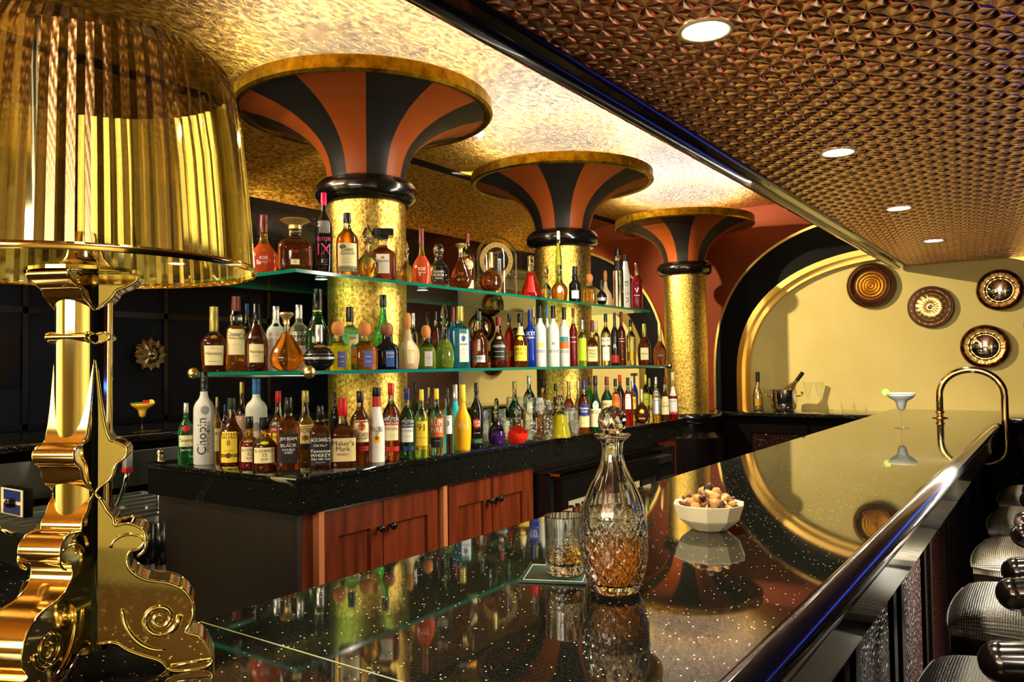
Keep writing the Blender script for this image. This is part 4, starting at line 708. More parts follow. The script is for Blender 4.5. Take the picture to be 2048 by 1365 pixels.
# ------------------------------------------------------------------ wall ornaments
def wall_disc(name, x, z, R, lab, kind, y=WY+.06, rot=None, squash=1.):
    t = empty(name, (x, y, z), 0, lab, 'mirror' if 'mirror' in name else 'ornament', 'round gilt ornaments on the arch wall')
    if rot: t.rotation_euler = (0, 0, rot)
    def add(prof, m, nm, seg=64, rf=None, close=True, par=t, sh=45):
        bm = bmesh.new(); lathe(bm, prof, seg, rf=rf, close=close); bmesh.ops.rotate(bm, verts=bm.verts, matrix=Matrix.Rotation(pi/2, 3, 'X')); return finish(bm, nm, m, par, sharp=sh)
    if kind == 'rings':
        pr_ = [(0, R), (.03, R), (.045, R*.97), (.04, R*.93), (.05, R*.88), (.035, R*.83), (.013, R*.7)]
        add(pr_+[(.010, .001)], M['darkgilt'], 'rim')
        g = []
        for k, rr in enumerate((.6, .45, .32, .2, .08)):
            g += [(.012, R*(rr+.058)), (.026+.004*k, R*(rr+.035)), (.034+.004*k, R*rr), (.026+.004*k, R*(rr-.035)), (.012, R*(rr-.055))]
        add([(.012, R*.68)]+g+[(.03, .001)], M['gilt'], 'concentric_rings')
        add([(.044, R*.985), (.048, R*.965), (.044, R*.945)], M['gilt'], 'outer_line', close=False); add([(.042, R*.90), (.053, R*.88), (.042, R*.86)], M['gilt'], 'inner_line', close=False)
    elif kind == 'rosette':
        add([(0, R), (.03, R), (.04, R*.96), (.035, R*.7), (.03, R*.68), (.03, .001)], M['darkgilt'], 'rim')
        add([(.034, R*.9), (.046, R*.84), (.034, R*.78)], M['gilt'], 'beaded_band', 180, rf=lambda a, z: 1+.02*sin(a*40), close=False)
        add([(.03, R*.66), (.045, R*.6), (.05, R*.4), (.04, R*.2), (.045, R*.17), (.045, R*.14), (.035, R*.13)], M['gilt'], 'petals', 288, rf=lambda a, z: 1-.13*abs(sin(a*9))**.5 if z > .03 else 1, close=False)
        add([(.04, R*.13), (.045, .001)], M['mirror'], 'centre_boss', 24, close=False)
    else:
        add([(0, R), (.03, R), (.045, R*.96), (.035, R*.9), (.04, R*.87), (.025, R*.62)], M['antique'], 'frame')
        add([(.03, R*.88), (.05, R*.8), (.045, R*.68), (.03, R*.64)], M['gilt'], 'carved_band', 200, rf=lambda a, z: 1+.025*sin(a*22)*sin(a*7+z*60), close=False)
        cv = [(.02, R*.64)]+[(.02+.03*(1-(q/8)**2), R*.64*q/8) for q in range(7, 0, -1)]
        add(cv, M['mirror'], 'convex_mirror', close=True)
    return t
wall_disc('ring_ornament', -1.21, 2.053, .185, 'round brown and gilt ornament of concentric rings, leftmost on the cream wall', 'rings')
wall_disc('rosette_ornament', -.79, 1.858, .162, 'round gilt petal rosette with dark rim, second on the cream wall', 'rosette')
wall_disc('round_mirror', -.335, 1.96, .152, 'round gilt framed convex mirror at the top right of the cream wall', 'mirror')
wall_disc('round_mirror', -.44, 1.545, .162, 'round gilt framed convex mirror above the brass hoop', 'mirror')
wall_disc('rosette_ornament', -.055, 1.69, .14, 'dark rimmed rosette cut by the right edge of the picture', 'rosette')
wall_disc('round_mirror', -5.013, 2.14, .16, 'round framed mirror just below the upper shelf, highest beyond the shelves', 'mirror')
wall_disc('round_mirror', -5.13, 1.86, .17, 'round framed mirror beyond the shelves behind the green capped whisky', 'mirror')
wall_disc('round_mirror', -4.65, 1.70, .15, 'round framed mirror beyond the shelves behind the yellow labelled rum', 'mirror')
wall_disc('ring_ornament', -4.98, 1.48, .14, 'round ringed ornament showing just under the middle shelf', 'rings')
p = at(298, 709, 0, -6.46)
t = empty('flower_mirror', p, -pi/2-0*pi, 'dark gilt flower shaped frame with small convex mirror on the dark wall', 'mirror'); t.rotation_euler = (0, 0, pi/2)
R = 33/F_PX*depth(p)*1.12
bm = bmesh.new(); lathe(bm, [(0, R*.5), (.02, R), (.035, R*.9), (.03, R*.6), (.045, R*.35), (.04, R*.24)], 192, rf=lambda a, z: 1-.16*abs(sin(a*6))-.05*abs(sin(a*24))); bmesh.ops.rotate(bm, verts=bm.verts, matrix=Matrix.Rotation(pi/2, 3, 'X')); finish(bm, 'petal_frame', mat((.28, .2, .09), 1, .3), t, sharp=25)
bm = bmesh.new(); lathe(bm, [(.04, R*.22), (.055, R*.17), (.06, R*.08), (.062, .001)], 32); bmesh.ops.rotate(bm, verts=bm.verts, matrix=Matrix.Rotation(pi/2, 3, 'X')); finish(bm, 'mirror_glass', M['mirror'], t)
# ------------------------------------------------------------------ lamps in the canopies, smoke detector, track spot
for k, (x, y) in enumerate([(-.62, 1.656), (-.615, 2.91), (-.61, 4.17), (-.607, 5.44), (-.62, .4), (-4.99, 5.66), (-4.99, 4.4), (-4.99, 3.1)]):
    where = ['nearest to the camera over the bar', 'second along the bar', 'third along the bar', 'last by the cream wall', 'out of sight above the bar corner', 'over the far bar by the arch', 'over the middle of the far bar', 'over the near end of the far bar', 'over the aisle, nearest', 'over the aisle, middle', 'over the aisle, farthest'][k]
    t = empty('downlight', (x, y, ZK), 0, 'round recessed ceiling downlight, '+where, 'lamp', 'canopy downlights')
    bm = bmesh.new(); lathe(bm, [(-.001, .062), (-.006, .06), (-.004, .05), (.0, .048)], 32, close=False); finish(bm, 'trim_ring', mat('c8b890', rough=.4), t)
    bm = bmesh.new(); lathe(bm, [(-.003, .05), (-.0035, .001)], 24); finish(bm, 'light_disc', M['lampdisc'], t)
    L = bpy.data.lights.new('downlight_beam', 'SPOT'); L.energy = 60 if x > -2 else 30; L.color = (1, .86, .62); L.spot_size = radians(120); L.spot_blend = .6; L.shadow_soft_size = .04
    lo = bpy.data.objects.new('downlight_beam', L); COL.objects.link(lo); lo.parent = t; lo.location = (0, 0, -.012)
t = empty('smoke_detector', tuple(at(950, 265, 2, ZC)), 0, 'white smoke detector on the gold ceiling between the first two columns', 'smoke detector')
bm = bmesh.new(); lathe(bm, [(0, .055), (-.015, .053), (-.028, .04), (-.03, .02)], 28); finish(bm, 'housing', CAP['white'], t, sharp=40)
bm = bmesh.new(); lathe(bm, [(-.03, .02), (-.045, .018), (-.046, .005)], 16); finish(bm, 'sensor', mat('c06a3a', rough=.4), t)
def spot(loc, to, e, size, col=(1, .82, .5), r=.03, blend=.4, name='spot_beam'):
    L = bpy.data.lights.new(name, 'SPOT'); L.energy = e; L.color = col; L.spot_size = radians(size); L.spot_blend = blend; L.shadow_soft_size = r
    o = bpy.data.objects.new(name, L); COL.objects.link(o); o.location = loc; o.rotation_euler = (Vector(to)-Vector(loc)).to_track_quat('-Z', 'Y').to_euler(); return o
def area(loc, to, e, sx, sy, col=(1, .85, .6), name='added_fill_light'):
    L = bpy.data.lights.new(name, 'AREA'); L.energy = e; L.color = col; L.shape = 'RECTANGLE'; L.size = sx; L.size_y = sy
    o = bpy.data.objects.new(name, L); COL.objects.link(o); o.location = loc; o.rotation_euler = (Vector(to)-Vector(loc)).to_track_quat('-Z', 'Y').to_euler(); return o
for k, (y, to, e) in enumerate([(4.207, (-1.2, 6.8, 1.45), 420), (1.2, (-2.5, 2.6, 2.1), 60), (5.4, (-4.4, 6.8, 1.6), 120)]):
    t = empty('track_spotlight', (-3.43, y, ZC+.02), 0, 'small bright spotlight in the ceiling slot '+('between the first two columns', 'near the lamp', 'by the farther arch')[k], 'spotlight', 'spotlights in the ceiling slot')
    bm = bmesh.new(); lathe(bm, [(.05, .02), (.0, .022)], 20, close=False); finish(bm, 'can', CAP['black'], t)
    bm = bmesh.new(); lathe(bm, [(.004, .019), (.003, .001)], 16); finish(bm, 'light_disc', M['lampdisc'], t)
    spot((-3.43, y, ZC-.01), to, e, 75)
# added fill lights toward the shelves, with no lamps of the room behind them
area((-.6, -2.6, 2.1), (-2, 3, 1.6), 75, 2.4, .9, (1, .9, .72)); area((-3.2, .3, 2.7), (-2.5, 2.5, 1.3), 30, 1.2, .4, (1, .88, .66))
struct(boxo('trim_23', -1.06, -1.036, .6, 5.6, 2.3, 2.33, CAP['white']))  # housing added to go with the fill light on the rail
area((-1.075, 3.1, 2.3), (-2.3, 3.1, 1.45), 95, .03, 5.0, (1, .9, .7))  # added fill light that brightens the bottles
struct(boxo('wall_right_reflector', 2.9, 2.99, -3.1, 0.2, 0, 2.18, mat('e0d49a', rough=.7)))  # unseen cream wall, added for the gold lamp to reflect
area((1.6, -.9, 2.12), (2.95, -1.4, 1.2), 60, .5, 1.2, (1, .93, .7), 'reflector_wall_fill')  # added lamp that brightens the right reflector wall
struct(boxo('wall_left_reflector', -4.6, -4.5, -3.1, -1.0, 0, 2.15, mat('efe0a8', rough=.7)))  # added out of view as a bright surface mirrored in the gold lamp
area((-3.2, -1.6, 2.1), (-4.6, -2.0, 1.2), 90, .6, 1.2, (1, .93, .7), 'reflector_wall_fill')  # lamp added to light the left reflector wall
spot((-3.43, 3.3, ZC-.01), (-3.9, 3.6, 2.6), 40, 110)
# ------------------------------------------------------------------ gilt table lamp
LX, LY = -.9203, .4562
t = empty('table_lamp', (LX, LY, 1.1), radians(56), 'large polished gold baroque table lamp with pleated see-through shade', 'lamp')
WP = [(0.012, .462), (.057, .462), (0.061, 0.455), (0.048, 0.446), (0.037, 0.442), (0.034, 0.434), (0.024, 0.425), (0.014, 0.417), (0.012, 0.408), (0.012, 0.396), (0.018, 0.391), (0.026, 0.394), (0.033, 0.389), (0.026, 0.383), (0.016, 0.382), (0.0155, 0.372), (0.027, 0.273), (0.041, 0.268), (0.050, 0.262), (0.048, 0.25), (0.037, 0.245), (0.034, 0.228), (0.021, 0.219), (0.016, 0.212), (0.024, 0.203), (0.029, 0.191), (0.036, 0.183), (0.036, 0.173), (0.05, 0.177), (0.065, 0.170), (0.070, 0.157), (0.063, 0.146), (0.05, 0.145), (0.049, 0.128), (0.057, 0.117), (0.072, 0.108), (0.091, 0.105), (0.109, 0.095), (0.120, 0.076), (0.118, 0.056), (0.108, 0.044), (0.124, 0.041), (0.136, 0.024), (0.143, 0.0005), (0.094, .0005), (0.086, 0.016), (0.066, 0.024), (0.048, 0.034), (0.037, 0.045), (0.012, .043)]
WP = WP[::-1]
def chaikin(p, n=2):
    for _ in range(n):
        q = []
        for i in range(len(p)):
            a, c = p[i], p[(i+1) % len(p)]
            if a[0] <= .0121 and c[0] <= .0121: q += [a, c] if False else [a, c]
            else: q += [(a[0]*.75+c[0]*.25, a[1]*.75+c[1]*.25), (a[0]*.25+c[0]*.75, a[1]*.25+c[1]*.75)]
        p = q
    out = []
    for x in p:
        if not out or (abs(out[-1][0]-x[0])+abs(out[-1][1]-x[1])) > 1e-4: out.append(x)
    return out
WS = chaikin(WP)
TH = .024
for k in range(3):
    rot = Matrix.Rotation(k*2*pi/3, 4, 'Z')
    bm = bmesh.new(); va = [bm.verts.new((x, -TH, z)) for x, z in WS]; vb = [bm.verts.new((x, TH, z)) for x, z in WS]
    for tri in tessellate_polygon([[Vector((x, z, 0)) for x, z in WS]]):
        bm.faces.new([va[i] for i in tri]); bm.faces.new([vb[i] for i in tri][::-1])
    for i in range(len(WS)):
        j = (i+1) % len(WS); bm.faces.new((va[i], va[j], vb[j], vb[i])).material_index = 1
    bmesh.ops.transform(bm, verts=bm.verts, matrix=rot)
    w = finish(bm, 'wing', [M['lampgold'], M['lampedge']], t, sharp=25)
    bm = bmesh.new()
    for y in (-TH, TH):
        tube(bm, [(x-.002, y, z) for x, z in WS if x > .0125], .0019, 6)
        tube(bm, [(.082+(.003+.018*q/28)*cos(q*.42-5.4), y, .064+(.003+.018*q/28)*sin(q*.42-5.4)) for q in range(29)], lambda s: .0026+.0012*s, 8)
        tube(bm, [(.043+.045*(1-cos(q/16*pi/2)), y, .080-.052*sin(q/16*pi/2)) for q in range(17)], lambda s: .0036*sin(pi*(.15+.7*s)), 8)
        tube(bm, [(.049+.018*cos(pi-q*.3), y, .150+.0135*sin(pi-q*.3)) for q in range(15)], .002, 6)
        tube(bm, [(.093, y, .009), (.136, y, .010)], .002, 6)
    bmesh.ops.transform(bm, verts=bm.verts, matrix=rot); finish(bm, 'scroll_relief', M['lampgold'], w)
bm = bmesh.new(); lathe(bm, [(0.036, .03), (.462, .03)], 32); finish(bm, 'stem', M['lampgold'], t, sharp=50)
def shade_mat():
    q = NT('pleated_gold_polycarbonate'); q.t.nodes.remove(q.b)
    tr = q.n('ShaderNodeBsdfTransparent'); tr.inputs[0].default_value = (.80, .72, .40, 1)
    gl = q.n('ShaderNodeBsdfGlossy'); gl.inputs['Color'].default_value = (.84, .78, .46, 1); gl.inputs['Roughness'].default_value = .06
    mx = q.n('ShaderNodeMixShader'); lw = q.n('ShaderNodeLayerWeight'); lw.inputs['Blend'].default_value = .35
    mr = q.n('ShaderNodeMapRange'); mr.inputs['To Min'].default_value = .30; mr.inputs['To Max'].default_value = .95
    q.l(lw.outputs['Facing'], mr.inputs['Value']); q.l(mr.outputs[0], mx.inputs[0]); q.l(tr.outputs[0], mx.inputs[1]); q.l(gl.outputs[0], mx.inputs[2]); q.l(mx.outputs[0], q.out.inputs[0]); return q.m
M['shade'] = shade_mat()
def rib(seg): return lambda a, z: 1+.017*(.5-abs(((a*70/pi) % 2)-1))
bm = bmesh.new(); lathe(bm, [(.466, .187), (.56, .180), (.64, .172), (.695, .162), (.712, .150)], 1120, rf=rib(0), close=False); sd = finish(bm, 'shade', M['shade'], t, sharp=5)
bm = bmesh.new(); lathe(bm, [(.464, .189), (.468, .1905), (.472, .189), (.468, .186)], 96, close=False); finish(bm, 'shade_rim', M['polgold'], sd)
bm = bmesh.new(); lathe(bm, [(.462, .06), (.466, .06), (.47, .03), (.48, .02), (.50, .014), (.51, .012)], 32); finish(bm, 'bulb_holder', M['lampgold'], t, sharp=40)
# ------------------------------------------------------------------ decanter, tumbler, bowl on the bar
p = (-.574, 1.093, 1.1005); dp = face_cam(p)
t = empty('crystal_decanter', p, dp, 'large diamond cut crystal whisky decanter with ball stopper in the foreground on the bar', 'decanter')
DZ = [(0, .036), (.003, .0385), (.012, .042), (.025, .0467), (.05, .0518), (.088, .0525), (.110, .051), (.126, .0485), (.145, .0425), (.164, .034), (.182, .0245), (.197, .019), (.21, .0165), (.224, .0165), (.23, .019), (.236, .026), (.2385, .0285), (.241, .028)]
def dia(a, z):
    if .012 < z < .118:
        k = 1 if z < .1 else (.118-z)/.018
        a1 = (a*8/pi+z*38) % 1; a2 = (a*8/pi-z*38) % 1
        return 1-.055*k*max(1-abs(a1*2-1)*0-abs(a1-.5)*2 > .78, abs(a2-.5)*2 < .22, 0) if False else 1-.085*k*(max(0, 1-abs(a1-.5)*5)+max(0, 1-abs(a2-.5)*5))*.5
    if z < .2: return 1-.025*abs(sin(a*8))*(1 if z > .118 else 0)
    return 1
fine = smoothprof(DZ, 6)
fine = [(fine[0][0], fine[0][1])]+[(i*.241/110, prof_at(fine, i*.241/110)) for i in range(1, 111)]
bm = bmesh.new(); outer = fine; inner = [(z, max(.004, r-.0055)) for z, r in smoothprof(DZ, 4) if .012 < z <= .2405][::-1]
lathe(bm, outer+inner, 216, rf=lambda a, z: dia(a, z), close=True)
finish(bm, 'cut_glass_body', M['crystal'], t, sharp=20)
bm = bmesh.new(); lathe(bm, [(.0122, .003), (.0124, .035)]+[(z, prof_at(DZ, z)-.0056) for z in [.016+.0068*i for i in range(11)]]+[(.0845, .003)], 72, rf=lambda a, z: dia(a, z), close=True); finish(bm, 'whisky', mat((.88, .36, .04), 0, 0, 1, 1.34), t)
bm = bmesh.new(); bmesh.ops.create_icosphere(bm, subdivisions=2, radius=.0235)
for v in bm.verts: v.co += Vector((0, 0, .2615))
lathe(bm, [(.205, .0085), (.208, .0095), (.236, .012), (.24, .0135)], 10); finish(bm, 'ball_stopper', M['crystal'], t, smooth=False)
p = (-.684, 1.126, 1.104)
t = empty('whisky_tumbler', p, 0, 'cut crystal tumbler of whisky on the dark coaster beside the decanter', 'glass')
bm = bmesh.new(); lathe(bm, [(0, .029), (.002, .031)]+[(.004+i*.002, .0318+.00004*i) for i in range(30)]+[(.068, .033), (.094, .0335), (.0955, .0328), (.094, .0318), (.02, .0285), (.014, .02), (.013, .002)], 144, rf=lambda a, z: (1-.06*(max(0, 1-abs(((a*7/pi+z*70) % 1)-.5)*7)+max(0, 1-abs(((a*7/pi-z*70) % 1)-.5)*7))*.5) if .004 < z < .05 else (1-.02*abs(sin(a*7)) if .05 <= z < .08 else 1)); finish(bm, 'tumbler_glass', M['crystal'], t, sharp=20)
bm = bmesh.new(); lathe(bm, [(.0135, .002), (.0145, .0195), (.0202, .0278), (.036, .0286), (.0362, .002)], 48); finish(bm, 'whisky', mat((.82, .5, .08), 0, 0, 1, 1.34), t)
o = boxo('coaster', -.055, .055, -.055, .055, 0, .0035, mat('0e2219', rough=.35), bev=.001); o.location = (-.694, 1.116, 1.1003); o.rotation_euler = (0, 0, radians(24)); tag(o, 'square dark green leather coaster with pale stitching under the tumbler', 'coaster')
bm = bmesh.new(); tube(bm, [(x*.048, y*.048, .0036) for x, y in ((-1, -1), (1, -1), (1, 1), (-1, 1))], .0006, 5, True); finish(bm, 'stitching', LM['mint'], o)
p = Vector((-.612, 1.595, 1.1003))
t = empty('nut_bowl', p, 0, 'faceted white bowl heaped with nuts on the bar', 'bowl')
BP = [(0, .034), (.002, .038), (.020, .060), (.024, .064), (.054, .0745), (.056, .074)]
bm = bmesh.new(); lathe(bm, BP+[(.0545, .072), (.024, .061), (.006, .036), (.006, .002)], 10); finish(bm, 'bowl_shell', mat('e8e2c4', rough=.25), t, smooth=False)
def nut_mesh(kind):
    bm = bmesh.new(); bmesh.ops.create_icosphere(bm, subdivisions=3, radius=1); rnd = random.Random(kind)
    for v in bm.verts:
        c = v.co
        if kind == 0: c *= 1+.16*sin(c.x*7+c.z*5)*sin(c.y*8)+.08*sin(c.z*13)
        elif kind == 1: c.x *= 1.55; c.y *= .75; c.z *= .6*(1-.35*math.exp(-(c.y/.2)**2))
        else: c.x *= 1.5; c.y *= .6; c.z = c.z*.6+.5*c.x*c.x*.35
    me = bpy.data.meshes.new('nut'); bm.to_mesh(me); bm.free(); me.shade_smooth(); return me
NM = [nut_mesh(k) for k in range(3)]; NC = [mat('a87a3c', rough=.5), mat('5a2c14', rough=.4), mat('c89c58', rough=.45), mat('3e2214', rough=.45)]
for k, m in enumerate((0, 1, 2)): NM[k].materials.append(NC[m])
NM.append(NM[0].copy()); NM[3].materials.clear(); NM[3].materials.append(NC[3])
nn = ['walnut', 'pecan', 'cashew', 'hazelnut']; sr = random.Random(3); nuts = 0
pts = []
for layer, (rad, zz, cnt) in enumerate([(.047, .060, 13), (.042, .069, 11), (.028, .077, 8), (.045, .066, 9), (.014, .085, 5), (.034, .074, 8), (0.02, .083, 4), (.0, .096, 1)]):
    for i in range(cnt):
        a = 2*pi*i/cnt+layer*.7+sr.random()*.25; k = sr.choice([0, 1, 2, 3, 1, 0])
        o = bpy.data.objects.new(nn[k], NM[k]); COL.objects.link(o); s_ = .0115*(.85+.3*sr.random())*(1 if k != 3 else .85); o.scale = (s_, s_, s_)
        o.location = (p.x+rad*cos(a), p.y+rad*sin(a), p.z+zz-.011+sr.uniform(-.002, .002)); o.rotation_euler = (sr.uniform(-.5, .5), sr.uniform(-.5, .5), sr.random()*6)
        tag(o, ['pale wrinkled walnut piece', 'brown ridged pecan', 'pale curved cashew', 'small dark brown nut'][k]+' heaped in the white bowl', 'nut', ['walnuts', 'pecans', 'cashews', 'dark nuts'][k]+' in the white bowl')
# margarita
p = Vector((-.671, 4.48, 1.1005))
t = stemware('margarita_glass', p, .178, .068, 'marg', 'salt rimmed margarita glass with lime wheel on the far half of the bar', None, False, 'thin')
bm = bmesh.new(); lathe(bm, [(.0905, .004), (.1, .0165), (.13, .023), (.141, .0285), (.153, .05), (.165, .063), (.170, .0635)], 40); finish(bm, 'drink', mat('dce8ee', rough=.3, trans=.1), t)
bm = bmesh.new(); tube(bm, [(.0675*cos(2*pi*i/48), .0675*sin(2*pi*i/48), .178) for i in range(48)], .0032, 8, True); finish(bm, 'salt_rim', CAP['white'], t)
def citrus(t, x, z, r, c1, c2):
    bm = bmesh.new(); lathe(bm, [(-.002, r), (.002, r)], 32); lathe(bm, [(-.0025, r*.86), (.0025, r*.86)], 32, mi=1); bmesh.ops.rotate(bm, verts=bm.verts, matrix=Matrix.Rotation(pi/2, 3, 'X')); bmesh.ops.translate(bm, verts=bm.verts, vec=(x, 0, z)); o = finish(bm, 'citrus_slice', [mat(c1), mat(c2, rough=.3)], t, sharp=40); return o
t.rotation_euler = (0, 0, face_cam(p)); citrus(t, -.072, .185, .021, '6aa020', 'c8e060')
p = Vector((-4.25, 2.43, 1.1005)); t = stemware('cocktail_glass', p, .178, .068, 'marg', 'yellow frozen cocktail with cherries on the far dark bar', None, False, 'thin'); t.scale = (.93, .93, .93)
bm = bmesh.new(); lathe(bm, [(.0905, .004), (.1, .0165), (.13, .023), (.141, .0285), (.153, .05), (.165, .063), (.174, .064)], 40); finish(bm, 'drink', mat((1., .55, .02), rough=.3, emit=0), t)
t.rotation_euler = (0, 0, face_cam(p)); citrus(t, .05, .178, .02, 'd8d040', 'f0e060')
for dx in (.012, .03):
    bm = bmesh.new(); bmesh.ops.create_uvsphere(bm, u_segments=16, v_segments=10, radius=.011); o = finish(bm, 'cherry', mat('c01018', rough=.2), t); o.location = (dx, -.01, .186)
bm = bmesh.new(); tube(bm, [(-.064, -.02, .178), (.01, -.02, .18)], .004, 8); finish(bm, 'leaf_garnish', mat('3a6a20'), t)
# brass hoop
t = empty('brass_hoop', (-.592, 5.36, 1.1), 0, 'polished brass service hoop looping over the bar edge', 'rail')
hp = [(0, 0, 0), (0, 0, .14)]+[(.1665-.1665*cos(a), 0, .14+.15*sin(a)) for a in [pi*i/20 for i in range(1, 20)]]+[(.333, 0, .14), (.333, 0, -.16)]+[(.333-.1+.1*cos(a), 0, -.16-.1*sin(a)) for a in [pi/2*i/8 for i in range(1, 9)]]+[(.17, 0, -.27)]
bm = bmesh.new(); tube(bm, hp, .0195, 20); finish(bm, 'tube', M['brass'], t)
bm = bmesh.new(); lathe(bm, [(0, .045), (.004, .045), (.007, .03), (.012, .024)], 32); lathe(bm, [(.03, .024), (.035, .027), (.04, .024)], 32, close=False); finish(bm, 'flange', M['brass'], t)
# champagne things on the ledge
def wp(u): q = at(u, 822, 1, 6.5); q.z = 1.0505; return q
def champagne(t, tint):
    bm = bmesh.new(); lathe(bm, smoothprof([(0, .04), (.004, .043), (.12, .044), (.17, .034), (.21, .018), (.25, .0145), (.3, .0145), (.305, .012)], 4), 28); finish(bm, 'bottle_glass', tint, t)
    bm = bmesh.new(); lathe(bm, [(.235, .0165), (.3, .0165), (.318, .017), (.32, .01)], 20); finish(bm, 'foil', CAP['black'], t, sharp=40)
    bm = bmesh.new(); patch(bm, [(0, .0445), (.3, .0445)], 2, 1, .04, .1, .03, 0); finish(bm, 'label', LM['gold'], t)
p = wp(1517); t = empty('champagne_bottle', p, face_cam(p), 'gold champagne bottle with black foil standing left of the ice bucket', 'bottle'); champagne(t, mat((.5, .36, .16), .85, .15))
p = wp(1568); t = empty('ice_bucket', p, face_cam(p), 'silver champagne bucket with two handles on the ledge', 'bucket')
bm = bmesh.new(); lathe(bm, [(0, .075), (.006, .085), (.03, .096), (.08, .103), (.165, .103), (.168, .108), (.172, .108), (.172, .1), (.08, .099), (.02, .09), (.012, .002)], 48); finish(bm, 'pail', M['chrome'], t, sharp=50)
for s in (-1, 1):
    bm = bmesh.new(); tube(bm, [(s*.1, 0, .12), (s*.135, 0, .125), (s*.145, 0, .145), (s*.13, 0, .155)], .006, 8); tube(bm, [(s*.145, -.025, .15), (s*.145, .025, .15)], .008, 8); finish(bm, 'handle', M['brass'], t)
t2 = empty('champagne_bottle', p+Vector((-.01, 0, .03)), face_cam(p), 'gold champagne bottle leaning out of the silver ice bucket', 'bottle'); champagne(t2, mat((.5, .36, .16), .85, .15)); t2.rotation_euler = (0, radians(38), face_cam(p)*0+.6); t2.location = p+Vector((-.03, -.02, .06))
for u, l_ in ((1617, 'left'), (1640, 'right')):
    p = wp(u); stemware('champagne_flute', p, .235, .034, 'flute', f'empty clear champagne flute, the {l_} of the pair beside the ice bucket', 'champagne flutes on the ledge', False, 'thin')
# ------------------------------------------------------------------ bar stools
def stool(y, lab):
    t = empty('bar_stool', (.0, y+.23, 0), 0, lab, 'stool', 'bar stools along the bar')
    bm = bmesh.new(); N = 18; top = []
    for i in range(N+1):
        row = []
        for j in range(N+1):
            a, c = i/N*2-1, j/N*2-1
            x = -.045+a*.235*(1-.06*c*c); yy = c*.225*(1-.05*a*a)
            z = .725+.055*((1-a**4)*(1-c**4))**.5
            row.append(bm.verts.new((x, yy, z)))
        top.append(row)
    for i in range(N):
        for j in range(N): bm.faces.new((top[i][j], top[i+1][j], top[i+1][j+1], top[i][j+1]))
    bot = [r[:] for r in top]
    ed = [e for e in bm.edges if e.is_boundary]; r = bmesh.ops.extrude_edge_only(bm, edges=ed); nv = [v for v in r['geom'] if isinstance(v, bmesh.types.BMVert)]
    for v in nv: v.co.z = .70
    finish(bm, 'seat_cushion', M['weave'], t, sharp=60)
    bm = bmesh.new(); c4 = [(-.28, -.22), (-.27, .22), (.185, .22), (.185, -.22)]
    bd = [(-1+2*i/12, -1) for i in range(12)]+[(1, -1+2*i/12) for i in range(12)]+[(1-2*i/12, 1) for i in range(12)]+[(-1, 1-2*i/12) for i in range(12)]; tube(bm, [(-.045+a*.237*(1-.06*c*c), c*.227*(1-.05*a*a), .722) for a, c in bd], .0035, 6, True); finish(bm, 'piping', mat('4a463c', rough=.3), t)
    o = boxo('seat_frame', -.265, .18, -.205, .205, .645, .705, M['bwood'], bev=.008); o.parent = t
    for sx, sy in ((-.24, -.18), (-.24, .18), (.16, -.18), (.16, .18)):
        bm = bmesh.new(); tube(bm, [(sx, sy, .65), (sx*1.05, sy*1.05, .3), (sx*1.08, sy*1.1, 0)], lambda s: .02-.007*s, 10); finish(bm, 'leg', M['bwood'], t)
    bm = bmesh.new(); tube(bm, [(-.25, -.19, .22), (-.25, .19, .22), (.17, .19, .22), (.17, -.19, .22)], .01, 8, True); finish(bm, 'footrest', M['brass'], t)
    bm = bmesh.new(); pts_ = [(-.125+.02, -.25, .9)]+[(-.03+i*.04, -.255, .915+.004*i) for i in range(5)]+[(.19, -.2, .97), (.25, -.1, 1.01), (.265, 0, 1.02), (.25, .1, 1.01), (.19, .2, .97)]+[(.13-i*.04, .255, .93-.004*i) for i in range(5)]+[(-.105, .25, .9)]
    tube(bm, pts_, lambda s: .036+.006*sin(pi*s), 14); 
    for s in (-1, 1):
        bmesh.ops.create_uvsphere(bm, u_segments=16, v_segments=10, radius=.038, matrix=Matrix.Translation((-.1, s*.25, .9)))
        prism(bm, [(-.095, .9), (.06, .91), (.1, .70), (.03, .66), (.0, .74), (-.03, .82), (-.085, .86)], s*.25-.022, s*.25+.022, axis=1)
    finish(bm, 'curved_back', M['bwood'], t, sharp=40)
    for yy in (-.12, 0, .12):
        bm = bmesh.new(); tube(bm, [(.17, yy*.8, .69), (.24, yy, 1.0)], .012, 8); finish(bm, 'back_slat', M['bwood'], t)
for y, l_ in ((1.70, 'nearest to the camera'), (2.43, 'second from the camera'), (3.17, 'third from the camera'), (3.92, 'fourth from the camera'), (4.66, 'farthest, by the cream wall')):
    stool(y, 'dark wood bar stool with woven pale seat, '+l_)
# ------------------------------------------------------------------ bar station on the left
t = empty('steel_work_station', (-3.5, 2.2, 0), 0, 'stainless steel cocktail station behind the island end', 'sink unit')
P(boxo('worktop', -3.75, -2.92, 1.35, 2.15, .83, .85, M['steel']), t); P(boxo('splashback', -3.98, -3.96, 1.3, 2.6, .85, 1.03, M['steel']), t); P(boxo('front_panel', -3.75, -2.93, 1.36, 1.38, .5, .83, mat((.3, .3, .29), 1, .3)), t); P(boxo('leg', -3.74, -3.70, 1.36, 1.4, 0, .5, M['steel']), t); P(boxo('leg', -2.97, -2.93, 1.36, 1.4, 0, .5, M['steel']), t); P(boxo('lower_rack', -3.75, -2.93, 1.15, 1.4, .3, .32, M['steel']), t)
bm = bmesh.new()
for k in range(7): box(bm, -3.7+k*.1, -3.68+k*.1, 1.4, 2.1, .85, .856)
P(finish(bm, 'drainer_ribs', M['chrome'], smooth=False), t)
